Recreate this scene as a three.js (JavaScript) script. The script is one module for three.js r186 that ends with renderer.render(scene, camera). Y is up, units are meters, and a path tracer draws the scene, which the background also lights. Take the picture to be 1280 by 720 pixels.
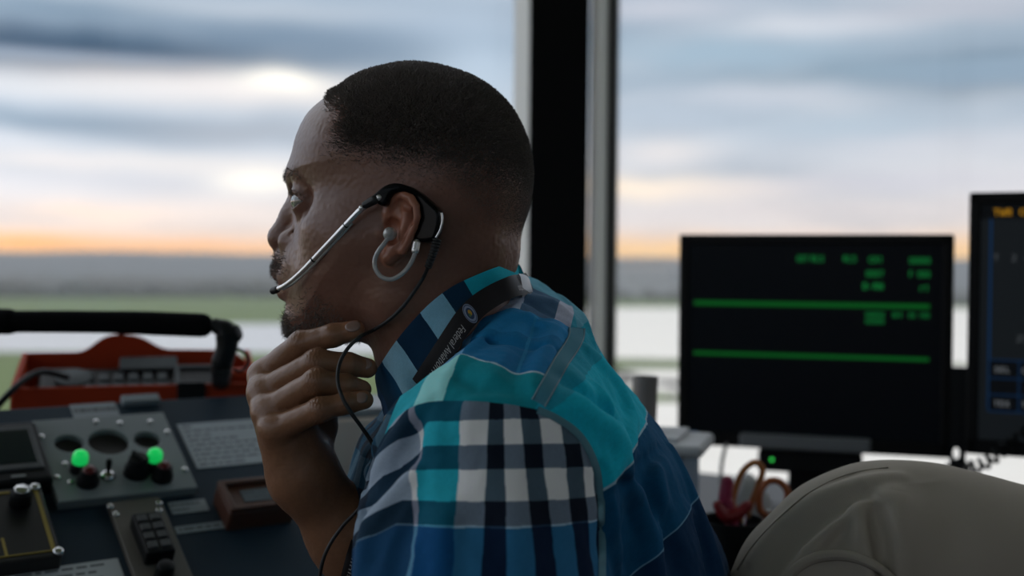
import * as THREE from 'three';
import { RoundedBoxGeometry } from 'three/addons/geometries/RoundedBoxGeometry.js';
import { mergeGeometries, mergeVertices } from 'three/addons/utils/BufferGeometryUtils.js';
import { ImprovedNoise } from 'three/addons/math/ImprovedNoise.js';

// ---------------------------------------------------------------- camera, sky, exposure
const FOCAL = 1400;                                    // focal length in pixels of a 1280 x 720 frame
const scene = new THREE.Scene();
const camera = new THREE.PerspectiveCamera(2 * Math.atan(360 / FOCAL) * 180 / Math.PI, 16 / 9, 0.05, 6000);
camera.position.set(0, 1.25, 0);
camera.rotation.order = 'YXZ';
camera.rotation.set(-1.0 * Math.PI / 180, 0, 0.5 * Math.PI / 180);
camera.updateMatrixWorld(true);
camera.focus = 0.872;
camera.userData.fStop = 3.4;
const renderer = new THREE.WebGLRenderer();
renderer.toneMapping = THREE.LinearToneMapping;
renderer.toneMappingExposure = 1.3;
renderer.shadowMap.enabled = true;

const noiseGen = new ImprovedNoise();
const nz = (x, y, z = 0) => noiseGen.noise(x, y, z);
const fbm = (x, y, z = 0, o = 4) => { let s = 0, a = 0.5; for (let i = 0; i < o; i++) { s += a * nz(x, y, z + i * 7.3); x *= 2.03; y *= 2.03; z *= 2.03; a *= 0.5; } return s; };
const clamp = (x, a = 0, b = 1) => Math.min(b, Math.max(a, x));
const lerp = (a, b, t) => a + (b - a) * t;
const sstep = (a, b, x) => { const t = clamp((x - a) / (b - a)); return t * t * (3 - 2 * t); };
const lin = (c) => (c /= 255) <= 0.04045 ? c / 12.92 : Math.pow((c + 0.055) / 1.055, 2.4);
const lin3 = (c) => [lin(c[0]), lin(c[1]), lin(c[2])];
function makeRandom(seed) { let a = seed >>> 0; return () => { a = (a + 0x6d2b79f5) | 0; let t = Math.imul(a ^ (a >>> 15), 1 | a); t = (t + Math.imul(t ^ (t >>> 7), 61 | t)) ^ t; return ((t ^ (t >>> 14)) >>> 0) / 4294967296; }; }

// a point seen at picture position (px, py) standing at the given distance in front of the lens
const lens = (px, py, d) => new THREE.Vector3((px - 640) / FOCAL * d, -(py - 360) / FOCAL * d, -d);
const at = (px, py, d) => lens(px, py, d).applyMatrix4(camera.matrixWorld);

// dawn sky: overcast streaks above a warm strip at the horizon, the sun still behind the cloud
{
  const W = 2048, H = 1024, data = new Float32Array(W * H * 4);
  const stops = [[-90, 96, 98, 92], [-0.2, 150, 145, 135], [0, 255, 186, 104], [0.7, 255, 200, 140], [1.3, 240, 208, 184], [2.2, 222, 212, 208], [4, 208, 208, 212], [6.5, 186, 195, 206], [9, 160, 175, 190], [12, 152, 168, 184], [16, 180, 192, 206], [22, 204, 212, 222], [32, 222, 229, 237], [60, 232, 238, 244], [90, 236, 241, 246]].map(([e, ...c]) => [e, ...lin3(c)]);
  const dir = (px, py) => { const v = at(px, py, 1).sub(camera.position).normalize(); return [Math.atan2(v.x, -v.z) * 180 / Math.PI, Math.asin(v.y) * 180 / Math.PI]; };
  const deg = 180 / Math.PI / FOCAL;
  // streaks of cloud: [px, py, half length, half height, r, g, b, strength]
  const cloud = [
    [150, 64, 260, 30, 48, 74, 98, 0.97], [40, 62, 180, 28, 34, 62, 88, 0.8], [420, 50, 220, 26, 100, 122, 144, 0.8], [300, 12, 260, 12, 178, 186, 196, 0.6], [80, 8, 120, 14, 104, 126, 146, 0.7], [560, 30, 120, 30, 168, 184, 202, 0.55],
    [300, 112, 220, 22, 236, 228, 224, 0.8], [355, 100, 50, 13, 255, 250, 238, 1.0], [120, 112, 150, 14, 212, 212, 214, 0.6], [600, 90, 60, 50, 188, 205, 222, 0.6],
    [110, 155, 190, 15, 112, 134, 154, 0.85], [300, 165, 160, 14, 160, 166, 176, 0.7], [60, 200, 90, 10, 228, 220, 216, 0.6], [180, 228, 190, 12, 192, 194, 202, 0.6],
    [322, 224, 52, 16, 255, 248, 236, 0.95], [230, 205, 120, 12, 226, 220, 216, 0.6], [120, 268, 110, 12, 250, 222, 200, 0.7], [300, 268, 90, 14, 236, 220, 210, 0.5], [30, 304, 80, 11, 255, 178, 84, 0.95], [200, 308, 170, 8, 255, 182, 112, 0.7],
    [820, 10, 110, 16, 196, 198, 208, 0.7], [1010, 32, 120, 16, 212, 215, 222, 0.75], [1200, 10, 140, 14, 178, 182, 194, 0.7], [900, 68, 150, 20, 150, 174, 192, 0.85], [1090, 92, 190, 14, 118, 142, 160, 0.85], [1240, 92, 110, 26, 98, 122, 142, 0.9],
    [940, 118, 110, 14, 198, 202, 212, 0.6], [850, 145, 90, 14, 178, 190, 204, 0.6], [1070, 160, 110, 14, 172, 188, 202, 0.75], [1200, 180, 130, 16, 200, 202, 210, 0.6], [830, 190, 60, 18, 232, 224, 220, 0.6],
    [800, 234, 130, 14, 255, 236, 212, 0.95], [930, 236, 110, 9, 236, 222, 212, 0.6], [1100, 230, 190, 14, 196, 196, 206, 0.7], [1000, 262, 220, 14, 214, 206, 206, 0.6], [830, 314, 120, 15, 255, 206, 136, 0.95], [1200, 322, 60, 22, 255, 206, 136, 0.95],
  ].map(([px, py, sx, sy, r, g, b, k]) => { const [az, el] = dir(px, py); return [az, el, sx * deg, sy * deg, lin(r), lin(g), lin(b), k]; });
  for (let j = 0; j < H; j++) {
    const el = ((j + 0.5) / H - 0.5) * 180;
    let i0 = 0; while (i0 < stops.length - 2 && stops[i0 + 1][0] < el) i0++;
    const A = stops[i0], B = stops[i0 + 1], t = clamp((el - A[0]) / (B[0] - A[0]));
    for (let i = 0; i < W; i++) {
      const a = ((i + 0.5) / W - 0.5) * 2 * Math.PI, x = Math.cos(a), z = Math.sin(a), az = Math.atan2(x, -z) * 180 / Math.PI;
      const c = [1, 2, 3].map((k) => lerp(A[k], B[k], t));
      if (el > 0) {
        const q = Math.max(Math.sin(el * Math.PI / 180), 0.02) + 0.22, n = fbm(x * 2.1 / q * 0.7, el * 0.42 + nz(x * 3, z * 3, 5) * 1.2, z * 2.1 / q * 0.7 + 3, 4) * 2, w = sstep(0.6, 3, el);
        const dark = lin3([122, 144, 164]), light = lin3([222, 220, 222]);
        for (let k = 0; k < 3; k++) c[k] = lerp(c[k], n < 0 ? dark[k] : light[k], clamp(Math.abs(n) * 0.75) * w * 0.7);
        for (const b of cloud) {
          const dx = (az - b[0]) / b[2], dy = (el - b[1] + nz(az * 0.35, b[1], 2) * 0.25) / b[3], e = Math.exp(-(dx * dx + dy * dy));
          if (e > 0.004) for (let k = 0; k < 3; k++) c[k] = lerp(c[k], b[4 + k], e * b[7]);
        }
      }
      const keyBoost = el > 0 ? 0.92 + 1.05 * Math.exp(-(((az + 78) / 44) ** 2)) * sstep(80, 30, el) : 1;   // sky brightened out of frame, an added key light for the man
      data.set([c[0] * keyBoost, c[1] * keyBoost, c[2] * keyBoost, 1], (j * W + i) * 4);
    }
  }
  const sky = new THREE.DataTexture(data, W, H, THREE.RGBAFormat, THREE.FloatType);
  sky.mapping = THREE.EquirectangularReflectionMapping; sky.magFilter = THREE.LinearFilter; sky.needsUpdate = true;
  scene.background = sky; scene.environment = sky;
}

// ---------------------------------------------------------------- helpers
const taken = new Map();
function numbered(name) { const n = taken.get(name) ?? 0; taken.set(name, n + 1); return n ? name + '_' + String(n).padStart(3, '0') : name; }
function tag(o, label, category, group, kind) { Object.assign(o.userData, { label, category }); if (group) o.userData.group = group; if (kind) o.userData.kind = kind; return o; }
function thing(name, label, category, position = [0, 0, 0], turn = 0, group) {
  const o = new THREE.Group(); o.name = numbered(name); o.position.set(...(position.isVector3 ? position.toArray() : position)); o.rotation.y = turn; scene.add(o);
  return tag(o, label, category, group);
}
function mesh(name, geometry, material, parent = scene, position, rotation) {
  const o = new THREE.Mesh(geometry, material); o.name = parent === scene ? numbered(name) : name; o.castShadow = o.receiveShadow = true;
  if (position) o.position.set(...(position.isVector3 ? position.toArray() : position));
  if (rotation) o.rotation.set(...rotation);
  parent.add(o); return o;
}
function struct(name, geometry, material, position, rotation, label) { const o = mesh(name, geometry, material, scene, position, rotation); o.userData.kind = 'structure'; if (label) o.userData.label = label; return o; }
const mat = (color, roughness = 0.7, extra = {}) => new THREE.MeshPhysicalMaterial({ color, roughness, ...extra });
const V = (x, y, z) => new THREE.Vector3(x, y, z);
const box = (w, h, d, r = 0.003, seg = 2) => new RoundedBoxGeometry(w, h, d, seg, Math.min(r, w / 2.01, h / 2.01, d / 2.01));
const shift = (g, x, y, z) => g.clone().translate(x, y, z);
const lathe = (pts, n = 24) => new THREE.LatheGeometry(pts.map(([x, y]) => new THREE.Vector2(x, y)), n);
const curve = (pts, closed = false, tension = 0.5) => new THREE.CatmullRomCurve3(pts, closed, 'centripetal', tension);
const tube = (pts, r, n = 48, sides = 10, closed = false) => new THREE.TubeGeometry(curve(pts, closed), n, r, sides, closed);
// a tube whose radius changes along its path; ends rounded off
function taperTube(pts, radii, n = 60, sides = 12) {
  const c = curve(pts), g = new THREE.TubeGeometry(c, n, 1, sides), p = g.attributes.position, v = V(), o = V();
  for (let i = 0; i <= n; i++) {
    const t = i / n; c.getPointAt(t, o);
    const k = t * (radii.length - 1), a = Math.min(radii.length - 2, Math.floor(k)), r = lerp(radii[a], radii[a + 1], k - a);
    for (let j = 0; j <= sides; j++) { const q = i * (sides + 1) + j; v.fromBufferAttribute(p, q).sub(o).normalize().multiplyScalar(r).add(o); p.setXYZ(q, v.x, v.y, v.z); }
  }
  const start = new THREE.SphereGeometry(radii[0], sides, 8).translate(...c.getPointAt(0).toArray()), end = new THREE.SphereGeometry(radii[radii.length - 1], sides, 8).translate(...c.getPointAt(1).toArray());
  g.computeVertexNormals();
  return mergeGeometries([g, start, end]);
}
function canvasTexture(w, h, draw, repeat) {
  const c = document.createElement('canvas'); c.width = w; c.height = h; draw(c.getContext('2d'), w, h);
  const t = new THREE.CanvasTexture(c); t.colorSpace = THREE.SRGBColorSpace; t.magFilter = THREE.LinearFilter;
  if (repeat) { t.wrapS = t.wrapT = THREE.RepeatWrapping; t.repeat.set(...repeat); }
  return t;
}
function noiseTexture(n, fn) {   // grey data for bump and roughness
  const d = new Uint8Array(n * n * 4);
  for (let y = 0; y < n; y++) for (let x = 0; x < n; x++) { const v = clamp(fn(x / n, y / n)) * 255; d.set([v, v, v, 255], (y * n + x) * 4); }
  const t = new THREE.DataTexture(d, n, n); t.magFilter = THREE.LinearFilter; t.wrapS = t.wrapT = THREE.RepeatWrapping; t.needsUpdate = true; return t;
}

// ---- signed distance modelling
const smin = (a, b, k) => { const h = Math.max(k - Math.abs(a - b), 0) / k; return Math.min(a, b) - h * h * k * 0.25; };
const smax = (a, b, k) => -smin(-a, -b, k);
function cone(x, y, z, a, b, ra, rb) {   // round cone from point a to point b
  const bx = b[0] - a[0], by = b[1] - a[1], bz = b[2] - a[2], px = x - a[0], py = y - a[1], pz = z - a[2];
  const t = clamp((px * bx + py * by + pz * bz) / (bx * bx + by * by + bz * bz));
  const dx = px - bx * t, dy = py - by * t, dz = pz - bz * t;
  return Math.sqrt(dx * dx + dy * dy + dz * dz) - lerp(ra, rb, t);
}
const ball = (x, y, z, c, r) => Math.hypot(x - c[0], y - c[1], z - c[2]) - r;
function egg(x, y, z, c, rx, ry, rz) {
  const a = (x - c[0]) / rx, b = (y - c[1]) / ry, d = (z - c[2]) / rz, k0 = Math.sqrt(a * a + b * b + d * d), k1 = Math.sqrt((a / rx) ** 2 + (b / ry) ** 2 + (d / rz) ** 2);
  return k1 < 1e-9 ? -Math.min(rx, ry, rz) : k0 * (k0 - 1) / k1;
}
// distance to a closed outline, tabulated on a grid
function outlineField(points, cell = 0.001, margin = 0.06) {
  const c = new THREE.CatmullRomCurve3(points.map(([x, y]) => V(x, y, 0)), true, 'centripetal'), P = c.getSpacedPoints(220).map((p) => [p.x, p.y]);
  const xs = P.map((p) => p[0]), ys = P.map((p) => p[1]), x0 = Math.min(...xs) - margin, y0 = Math.min(...ys) - margin, w = Math.ceil((Math.max(...xs) + margin - x0) / cell) + 1, h = Math.ceil((Math.max(...ys) + margin - y0) / cell) + 1;
  const g = new Float32Array(w * h);
  for (let j = 0; j < h; j++) for (let i = 0; i < w; i++) {
    const x = x0 + i * cell, y = y0 + j * cell; let best = 1e9, inside = false;
    for (let k = 0, m = P.length - 1; k < P.length; m = k++) {
      const [ax, ay] = P[m], [bx, by] = P[k], ex = bx - ax, ey = by - ay, t = clamp(((x - ax) * ex + (y - ay) * ey) / (ex * ex + ey * ey + 1e-12)), dx = x - ax - ex * t, dy = y - ay - ey * t;
      best = Math.min(best, dx * dx + dy * dy);
      if ((ay > y) !== (by > y) && x < (bx - ax) * (y - ay) / (by - ay) + ax) inside = !inside;
    }
    g[j * w + i] = (inside ? -1 : 1) * Math.sqrt(best);
  }
  return (x, y) => {
    const u = (x - x0) / cell, v = (y - y0) / cell, cu = clamp(u, 0, w - 1.001), cv = clamp(v, 0, h - 1.001), i = Math.floor(cu), j = Math.floor(cv), s = cu - i, t = cv - j, o = j * w + i;
    return lerp(lerp(g[o], g[o + 1], s), lerp(g[o + w], g[o + w + 1], s), t) + Math.hypot(u - cu, v - cv) * cell;
  };
}
// mesh of a distance field inside a box: surface nets, then every vertex is moved onto the surface
function fieldMesh(f, lo, hi, cell) {
  const n = [0, 1, 2].map((k) => Math.ceil((hi[k] - lo[k]) / cell) + 1), [nx, ny, nzz] = n, val = new Float32Array(nx * ny * nzz), B = 8, reach = cell * B * 0.9 * 1.35;
  for (let bz = 0; bz < nzz; bz += B) for (let by = 0; by < ny; by += B) for (let bx = 0; bx < nx; bx += B) {
    const d = f(lo[0] + (bx + B / 2) * cell, lo[1] + (by + B / 2) * cell, lo[2] + (bz + B / 2) * cell), far = Math.abs(d) > reach;
    for (let z = bz; z < Math.min(bz + B, nzz); z++) for (let y = by; y < Math.min(by + B, ny); y++) for (let x = bx; x < Math.min(bx + B, nx); x++)
      val[(z * ny + y) * nx + x] = far ? d : f(lo[0] + x * cell, lo[1] + y * cell, lo[2] + z * cell);
  }
  const id = new Int32Array(nx * ny * nzz).fill(-1), pos = [], idx = [], sx = 1, sy = nx, sz = nx * ny, corner = [0, sx, sy, sx + sy, sz, sx + sz, sy + sz, sx + sy + sz];
  const edges = [[0, 1], [2, 3], [4, 5], [6, 7], [0, 2], [1, 3], [4, 6], [5, 7], [0, 4], [1, 5], [2, 6], [3, 7]];
  for (let z = 0; z < nzz - 1; z++) for (let y = 0; y < ny - 1; y++) for (let x = 0; x < nx - 1; x++) {
    const o = (z * ny + y) * nx + x; let m = 0;
    for (let k = 0; k < 8; k++) if (val[o + corner[k]] < 0) m |= 1 << k;
    if (m === 0 || m === 255) continue;
    let px = 0, py = 0, pz = 0, c = 0;
    for (const [a, b] of edges) {
      if (((m >> a) & 1) === ((m >> b) & 1)) continue;
      const va = val[o + corner[a]], vb = val[o + corner[b]], t = va / (va - vb);
      px += lerp(a & 1, b & 1, t); py += lerp((a >> 1) & 1, (b >> 1) & 1, t); pz += lerp((a >> 2) & 1, (b >> 2) & 1, t); c++;
    }
    id[o] = pos.length / 3; pos.push(lo[0] + (x + px / c) * cell, lo[1] + (y + py / c) * cell, lo[2] + (z + pz / c) * cell);
  }
  for (let z = 1; z < nzz - 1; z++) for (let y = 1; y < ny - 1; y++) for (let x = 1; x < nx - 1; x++) {
    const o = (z * ny + y) * nx + x, s = val[o] < 0;
    for (const [d, u, v] of [[sx, sy, sz], [sy, sz, sx], [sz, sx, sy]]) {
      if (s === (val[o + d] < 0)) continue;
      const a = id[o], b = id[o - u], c = id[o - u - v], e = id[o - v];
      if (s) idx.push(a, b, c, a, c, e); else idx.push(a, c, b, a, e, c);
    }
  }
  const P = new Float32Array(pos), N = new Float32Array(P.length), h = cell * 0.4;
  for (let i = 0; i < P.length; i += 3) {
    let x = P[i], y = P[i + 1], z = P[i + 2], gx, gy, gz;
    for (let k = 0; k < 3; k++) {
      gx = f(x + h, y, z) - f(x - h, y, z); gy = f(x, y + h, z) - f(x, y - h, z); gz = f(x, y, z + h) - f(x, y, z - h);
      const l = Math.hypot(gx, gy, gz) || 1, d = f(x, y, z);
      if (k < 2) { const s = clamp(d / (l / (2 * h)), -cell * 0.6, cell * 0.6); x -= gx / l * s; y -= gy / l * s; z -= gz / l * s; }
      gx /= l; gy /= l; gz /= l;
    }
    P[i] = x; P[i + 1] = y; P[i + 2] = z; N[i] = gx; N[i + 1] = gy; N[i + 2] = gz;
  }
  const g = new THREE.BufferGeometry(); g.setAttribute('position', new THREE.BufferAttribute(P, 3)); g.setAttribute('normal', new THREE.BufferAttribute(N, 3)); g.setIndex(idx);
  return g;
}
// keep the side of an indexed mesh where side(vertex) > 0, cutting triangles along the line where it is 0
function cutMesh(g, side) {
  const P = g.attributes.position.array, N = g.attributes.normal.array, idx = g.index.array, n = P.length / 3, s = new Float32Array(n);
  for (let i = 0; i < n; i++) s[i] = side(P[3 * i], P[3 * i + 1], P[3 * i + 2]);
  const pos = [], nor = [], out = [], kept = new Map(), made = new Map();
  const keep = (i) => { if (!kept.has(i)) { kept.set(i, pos.length / 3); for (let k = 0; k < 3; k++) { pos.push(P[3 * i + k]); nor.push(N[3 * i + k]); } } return kept.get(i); };
  const mid = (i, j) => { if (i > j) [i, j] = [j, i]; const key = i * n + j; if (!made.has(key)) { made.set(key, pos.length / 3); const t = s[i] / (s[i] - s[j]); for (let k = 0; k < 3; k++) { pos.push(lerp(P[3 * i + k], P[3 * j + k], t)); nor.push(lerp(N[3 * i + k], N[3 * j + k], t)); } } return made.get(key); };
  for (let t = 0; t < idx.length; t += 3) {
    const tri = [idx[t], idx[t + 1], idx[t + 2]], poly = [];
    for (let k = 0; k < 3; k++) { const a = tri[k], b = tri[(k + 1) % 3]; if (s[a] > 0) poly.push(keep(a)); if ((s[a] > 0) !== (s[b] > 0)) poly.push(mid(a, b)); }
    for (let k = 1; k + 1 < poly.length; k++) { const [a, b, c] = [poly[0], poly[k], poly[k + 1]].map((i) => V(pos[3 * i], pos[3 * i + 1], pos[3 * i + 2])); if (b.sub(a).cross(c.sub(a)).length() > 1e-10) out.push(poly[0], poly[k], poly[k + 1]); }
  }
  // drop crumbs: keep the largest connected piece
  const root = Array.from({ length: pos.length / 3 }, (_, i) => i), find = (i) => { while (root[i] !== i) { root[i] = root[root[i]]; i = root[i]; } return i; };
  for (let t = 0; t < out.length; t += 3) { const a = find(out[t]); root[find(out[t + 1])] = a; root[find(out[t + 2])] = a; }
  const size = new Map(); for (const i of out) { const k = find(i); size.set(k, (size.get(k) ?? 0) + 1); }
  let big = -1, most = 0; for (const [k, v] of size) if (v > most) { most = v; big = k; }
  const whole = []; for (let t = 0; t < out.length; t += 3) if (find(out[t]) === big) whole.push(out[t], out[t + 1], out[t + 2]);
  const used = new Map(), pos2 = [], nor2 = [], idx2 = whole.map((i) => { if (!used.has(i)) { used.set(i, pos2.length / 3); for (let k = 0; k < 3; k++) { pos2.push(pos[3 * i + k]); nor2.push(nor[3 * i + k]); } } return used.get(i); });
  const r = new THREE.BufferGeometry(); r.setAttribute('position', new THREE.Float32BufferAttribute(pos2, 3)); r.setAttribute('normal', new THREE.Float32BufferAttribute(nor2, 3)); r.setIndex(idx2);
  return r;
}
function paint(g, fn) {   // vertex colours, linear
  const P = g.attributes.position.array, N = g.attributes.normal.array, c = new Float32Array(P.length);
  for (let i = 0; i < P.length; i += 3) c.set(fn(P[i], P[i + 1], P[i + 2], N[i], N[i + 1], N[i + 2]), i);
  g.setAttribute('color', new THREE.BufferAttribute(c, 3)); return g;
}
function mapUV(g, fn) {
  const P = g.attributes.position.array, u = new Float32Array(P.length / 3 * 2);
  for (let i = 0; i < P.length / 3; i++) u.set(fn(P[3 * i], P[3 * i + 1], P[3 * i + 2]), 2 * i);
  g.setAttribute('uv', new THREE.BufferAttribute(u, 2)); return g;
}

// ---------------------------------------------------------------- the tower cab: six glazed sides round a corner post straight ahead
const HEX = { x: 0.1, z: 0.8, R: 3.4 }, SILL = 0.70, HEAD = 2.95, TOP = 3.2;
const hexAt = (k, R = HEX.R) => { const a = k * Math.PI / 3; return V(HEX.x + R * Math.sin(a), 0, HEX.z - R * Math.cos(a)); };
const grain = noiseTexture(256, (x, y) => 0.5 + 0.5 * fbm(x * 24, y * 24, 3, 4));
const darkPaint = mat(new THREE.Color(0.035, 0.036, 0.038), 0.6, { bumpMap: grain, bumpScale: 0.0004 }), wallPaint = mat(new THREE.Color(0.34, 0.34, 0.33), 0.85, { bumpMap: grain, bumpScale: 0.0006 });
const blackMetal = mat(new THREE.Color(0.0035, 0.004, 0.005), 0.75, { specularIntensity: 0.25 }), aluminium = mat(new THREE.Color(0.80, 0.78, 0.78), 0.45), gasket = mat(new THREE.Color(0.03, 0.032, 0.032), 0.6);
const glass = new THREE.MeshPhysicalMaterial({ color: '#ffffff', roughness: 0, transmission: 1, thickness: 0, ior: 1.45, specularIntensity: 0.6 });
{
  const s = new THREE.Shape(Array.from({ length: 6 }, (_, k) => { const p = hexAt(k, 3.62); return new THREE.Vector2(p.x, -p.z); }));
  const slab = (d) => new THREE.ExtrudeGeometry(s, { depth: d, bevelEnabled: false }).rotateX(-Math.PI / 2);
  struct('floor', slab(0.2), mat(new THREE.Color(0.06, 0.06, 0.062), 0.9, { bumpMap: grain, bumpScale: 0.001 }), [0, -0.2, 0]);
  struct('ceiling', slab(0.25), mat(new THREE.Color(0.55, 0.55, 0.54), 0.95), [0, TOP, 0]);
  const sides = ['front_right', 'right', 'back_right', 'back_left', 'left', 'front_left'];
  for (let k = 0; k < 6; k++) {
    const SILL = k === 1 || k === 2 ? 2.3 : k === 3 ? 1.5 : 0.70;   // sills raised on three unseen sides to cut light from right and behind
    const a = hexAt(k), b = hexAt(k + 1), c = a.clone().add(b).multiplyScalar(0.5), d = b.clone().sub(a), len = d.length(), turn = -Math.atan2(d.z, d.x);
    struct('wall_' + sides[k], new THREE.BoxGeometry(len, SILL, 0.16), wallPaint, [c.x, SILL / 2, c.z], [0, turn, 0]);
    struct('trim_' + (k + 1), new THREE.BoxGeometry(len, TOP - HEAD, 0.16), darkPaint, [c.x, (TOP + HEAD) / 2, c.z], [0, turn, 0]);
    const w = new THREE.Group(); w.name = 'window_' + (k + 1); w.userData.kind = 'structure'; w.position.set(c.x, SILL, c.z); w.rotation.y = turn; scene.add(w);
    const h = HEAD - SILL, off = [0.14, 0.115], half = len / 2 - (off[0] + off[1]) / 2, mid = (off[0] - off[1]) / 2;
    mesh('glass_pane', new THREE.PlaneGeometry(2 * half, h), glass, w, [mid, h / 2, 0]);
    for (const e of [-1, 1]) { mesh('frame_stile', box(0.022, h, 0.072, 0.003), aluminium, w, [mid + e * (half + 0.009), h / 2, 0.036]); if (e < 0) mesh('glazing_bead', box(0.018, h, 0.022, 0.002), gasket, w, [mid + e * (half - 0.009), h / 2, 0.012]); }
    for (const y of [0.022, h - 0.022]) mesh('frame_rail', box(2 * half, 0.044, 0.06, 0.004), aluminium, w, [mid, y, 0.03]);
    struct('trim_' + (k + 7), box(0.132, HEAD, 0.26, 0.006), blackMetal, [a.x, HEAD / 2, a.z], [0, -k * Math.PI / 3, 0]);
  }
}

// ---------------------------------------------------------------- the airfield below
const GROUND = -24;
const onGround = (px, py) => { const v = at(px, py, 1).sub(camera.position); return camera.position.clone().addScaledVector(v, (GROUND - camera.position.y) / v.y); };
function field(name, points, y, material, bumps) {
  const s = new THREE.Shape(points.map((p) => new THREE.Vector2(p.x, -p.z)));
  const g = new THREE.ShapeGeometry(s).rotateX(-Math.PI / 2); const P = g.attributes.position, uv = g.attributes.uv;
  for (let i = 0; i < P.count; i++) uv.setXY(i, P.getX(i) / 60, P.getZ(i) / 60);
  return struct(name, g, material, [0, y, 0]);
}
const patches = (a, b, n, f) => canvasTexture(n, n, (c) => { const im = c.createImageData(n, n); for (let y = 0; y < n; y++) for (let x = 0; x < n; x++) { const t = clamp(0.5 + fbm(x / n * f, y / n * f, 1, 5) * 1.1), o = (y * n + x) * 4; for (let k = 0; k < 3; k++) im.data[o + k] = lerp(a[k], b[k], t); im.data[o + 3] = 255; } c.putImageData(im, 0, 0); }, [1, 1]);
const turf = mat('#ffffff', 1, { map: patches([80, 98, 42], [112, 124, 68], 256, 8) }), tarmac = mat('#ffffff', 0.9, { map: patches([196, 194, 194], [214, 212, 212], 256, 10) }), concrete = mat('#ffffff', 0.9, { map: patches([238, 230, 218], [248, 240, 230], 256, 10) });
field('ground', [V(-2600, 0, 400), V(2600, 0, 400), V(2600, 0, -2600), V(-2600, 0, -2600)], GROUND, turf);
const quad = (list) => list.map(([x, y]) => onGround(x, y));
field('runway', quad([[-900, 437], [330, 441], [700, 446], [700, 404], [330, 405], [-900, 402]]), GROUND + 0.06, tarmac);
field('taxiway', quad([[640, 446], [1900, 470], [1900, 388], [640, 384]]), GROUND + 0.09, concrete);
field('apron', quad([[560, 461], [760, 461], [850, 492], [850, 502], [560, 506], [560, 720], [2200, 720], [2200, 474], [860, 462]].filter((_, i) => ![2, 3, 4].includes(i))), GROUND + 0.12, concrete);
field('grass_verge', quad([[700, 490], [800, 489], [846, 496], [846, 503], [780, 503], [700, 505]]), GROUND + 0.16, turf);
{
  // woods on the far side of the field and hills behind them
  const rnd = makeRandom(5), bark = mat(new THREE.Color(0.16, 0.155, 0.14), 1), crown = new THREE.IcosahedronGeometry(1, 2), p = crown.attributes.position;
  for (let i = 0; i < p.count; i++) { const k = 1 + 0.35 * nz(p.getX(i) * 2, p.getY(i) * 2, p.getZ(i) * 2); p.setXYZ(i, p.getX(i) * k, p.getY(i) * k, p.getZ(i) * k); } crown.computeVertexNormals();
  const woods = new THREE.InstancedMesh(crown, bark, 1500), m = new THREE.Matrix4(), q = new THREE.Quaternion();
  for (let i = 0; i < 1500; i++) {
    const az = lerp(-38, 38, rnd()) * Math.PI / 180, d = lerp(930, 1350, rnd() ** 1.4), s = lerp(5, 9.5, rnd()) * (az > 0.06 ? 0.6 : 1);
    woods.setMatrixAt(i, m.compose(V(Math.sin(az) * d, GROUND + s * 0.75, -Math.cos(az) * d), q, V(s * 1.15, s, s)));
  }
  woods.name = 'treeline'; tag(woods, 'grey leafless woods along the far edge of the airfield', 'trees', null, 'stuff'); scene.add(woods);
  const hills = (name, d, h, seed, color) => {
    const pos = [], idx = [], n = 160, rows = 6;
    for (let i = 0; i <= n; i++) { const az = lerp(-45, 45, i / n) * Math.PI / 180; for (let j = 0; j <= rows; j++) { const t = j / rows, dd = d + t * 420, y = GROUND + h * Math.sin(t * Math.PI / 2) * (1 + 0.22 * fbm(az * 6 + seed, 0, 0, 3) + 0.05 * nz(az * 160, seed)) ; pos.push(Math.sin(az) * dd, y, -Math.cos(az) * dd); } }
    for (let i = 0; i < n; i++) for (let j = 0; j < rows; j++) { const a = i * (rows + 1) + j; idx.push(a, a + rows + 1, a + 1, a + 1, a + rows + 1, a + rows + 2); }
    const g = new THREE.BufferGeometry(); g.setAttribute('position', new THREE.Float32BufferAttribute(pos, 3)); g.setIndex(idx); g.computeVertexNormals();
    return struct(name, g, mat(new THREE.Color(...color), 1, { side: THREE.DoubleSide }));
  };
  hills('hills', 1500, 46, 2, [0.13, 0.13, 0.125]);
  // low pale sheds and a terminal block across the apron
  for (const [px, py, w, h, label] of [[234, 366, 26, 7, 'low pale hangar at the edge of the woods'], [286, 367, 16, 10, 'small white hut beside the runway woods'], [792, 372, 60, 30, 'tall grey terminal block beyond the pale taxiway'], [830, 374, 70, 17, 'long low grey terminal wing beyond the taxiway']]) {
    const c = onGround(px, py), o = thing('building', label, 'building', [c.x, GROUND, c.z]), m1 = mat(new THREE.Color(0.45, 0.45, 0.45), 0.9), m2 = mat(new THREE.Color(0.2, 0.2, 0.21), 0.9);
    mesh('wall', new THREE.BoxGeometry(w, h, 14), m1, o, [0, h / 2, 0]); mesh('roof', new THREE.BoxGeometry(w + 1, 0.6, 15), m2, o, [0, h + 0.3, 0]);
  }
}
scene.fog = new THREE.FogExp2(new THREE.Color(0.75, 0.78, 0.82), 0.00026);

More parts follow.
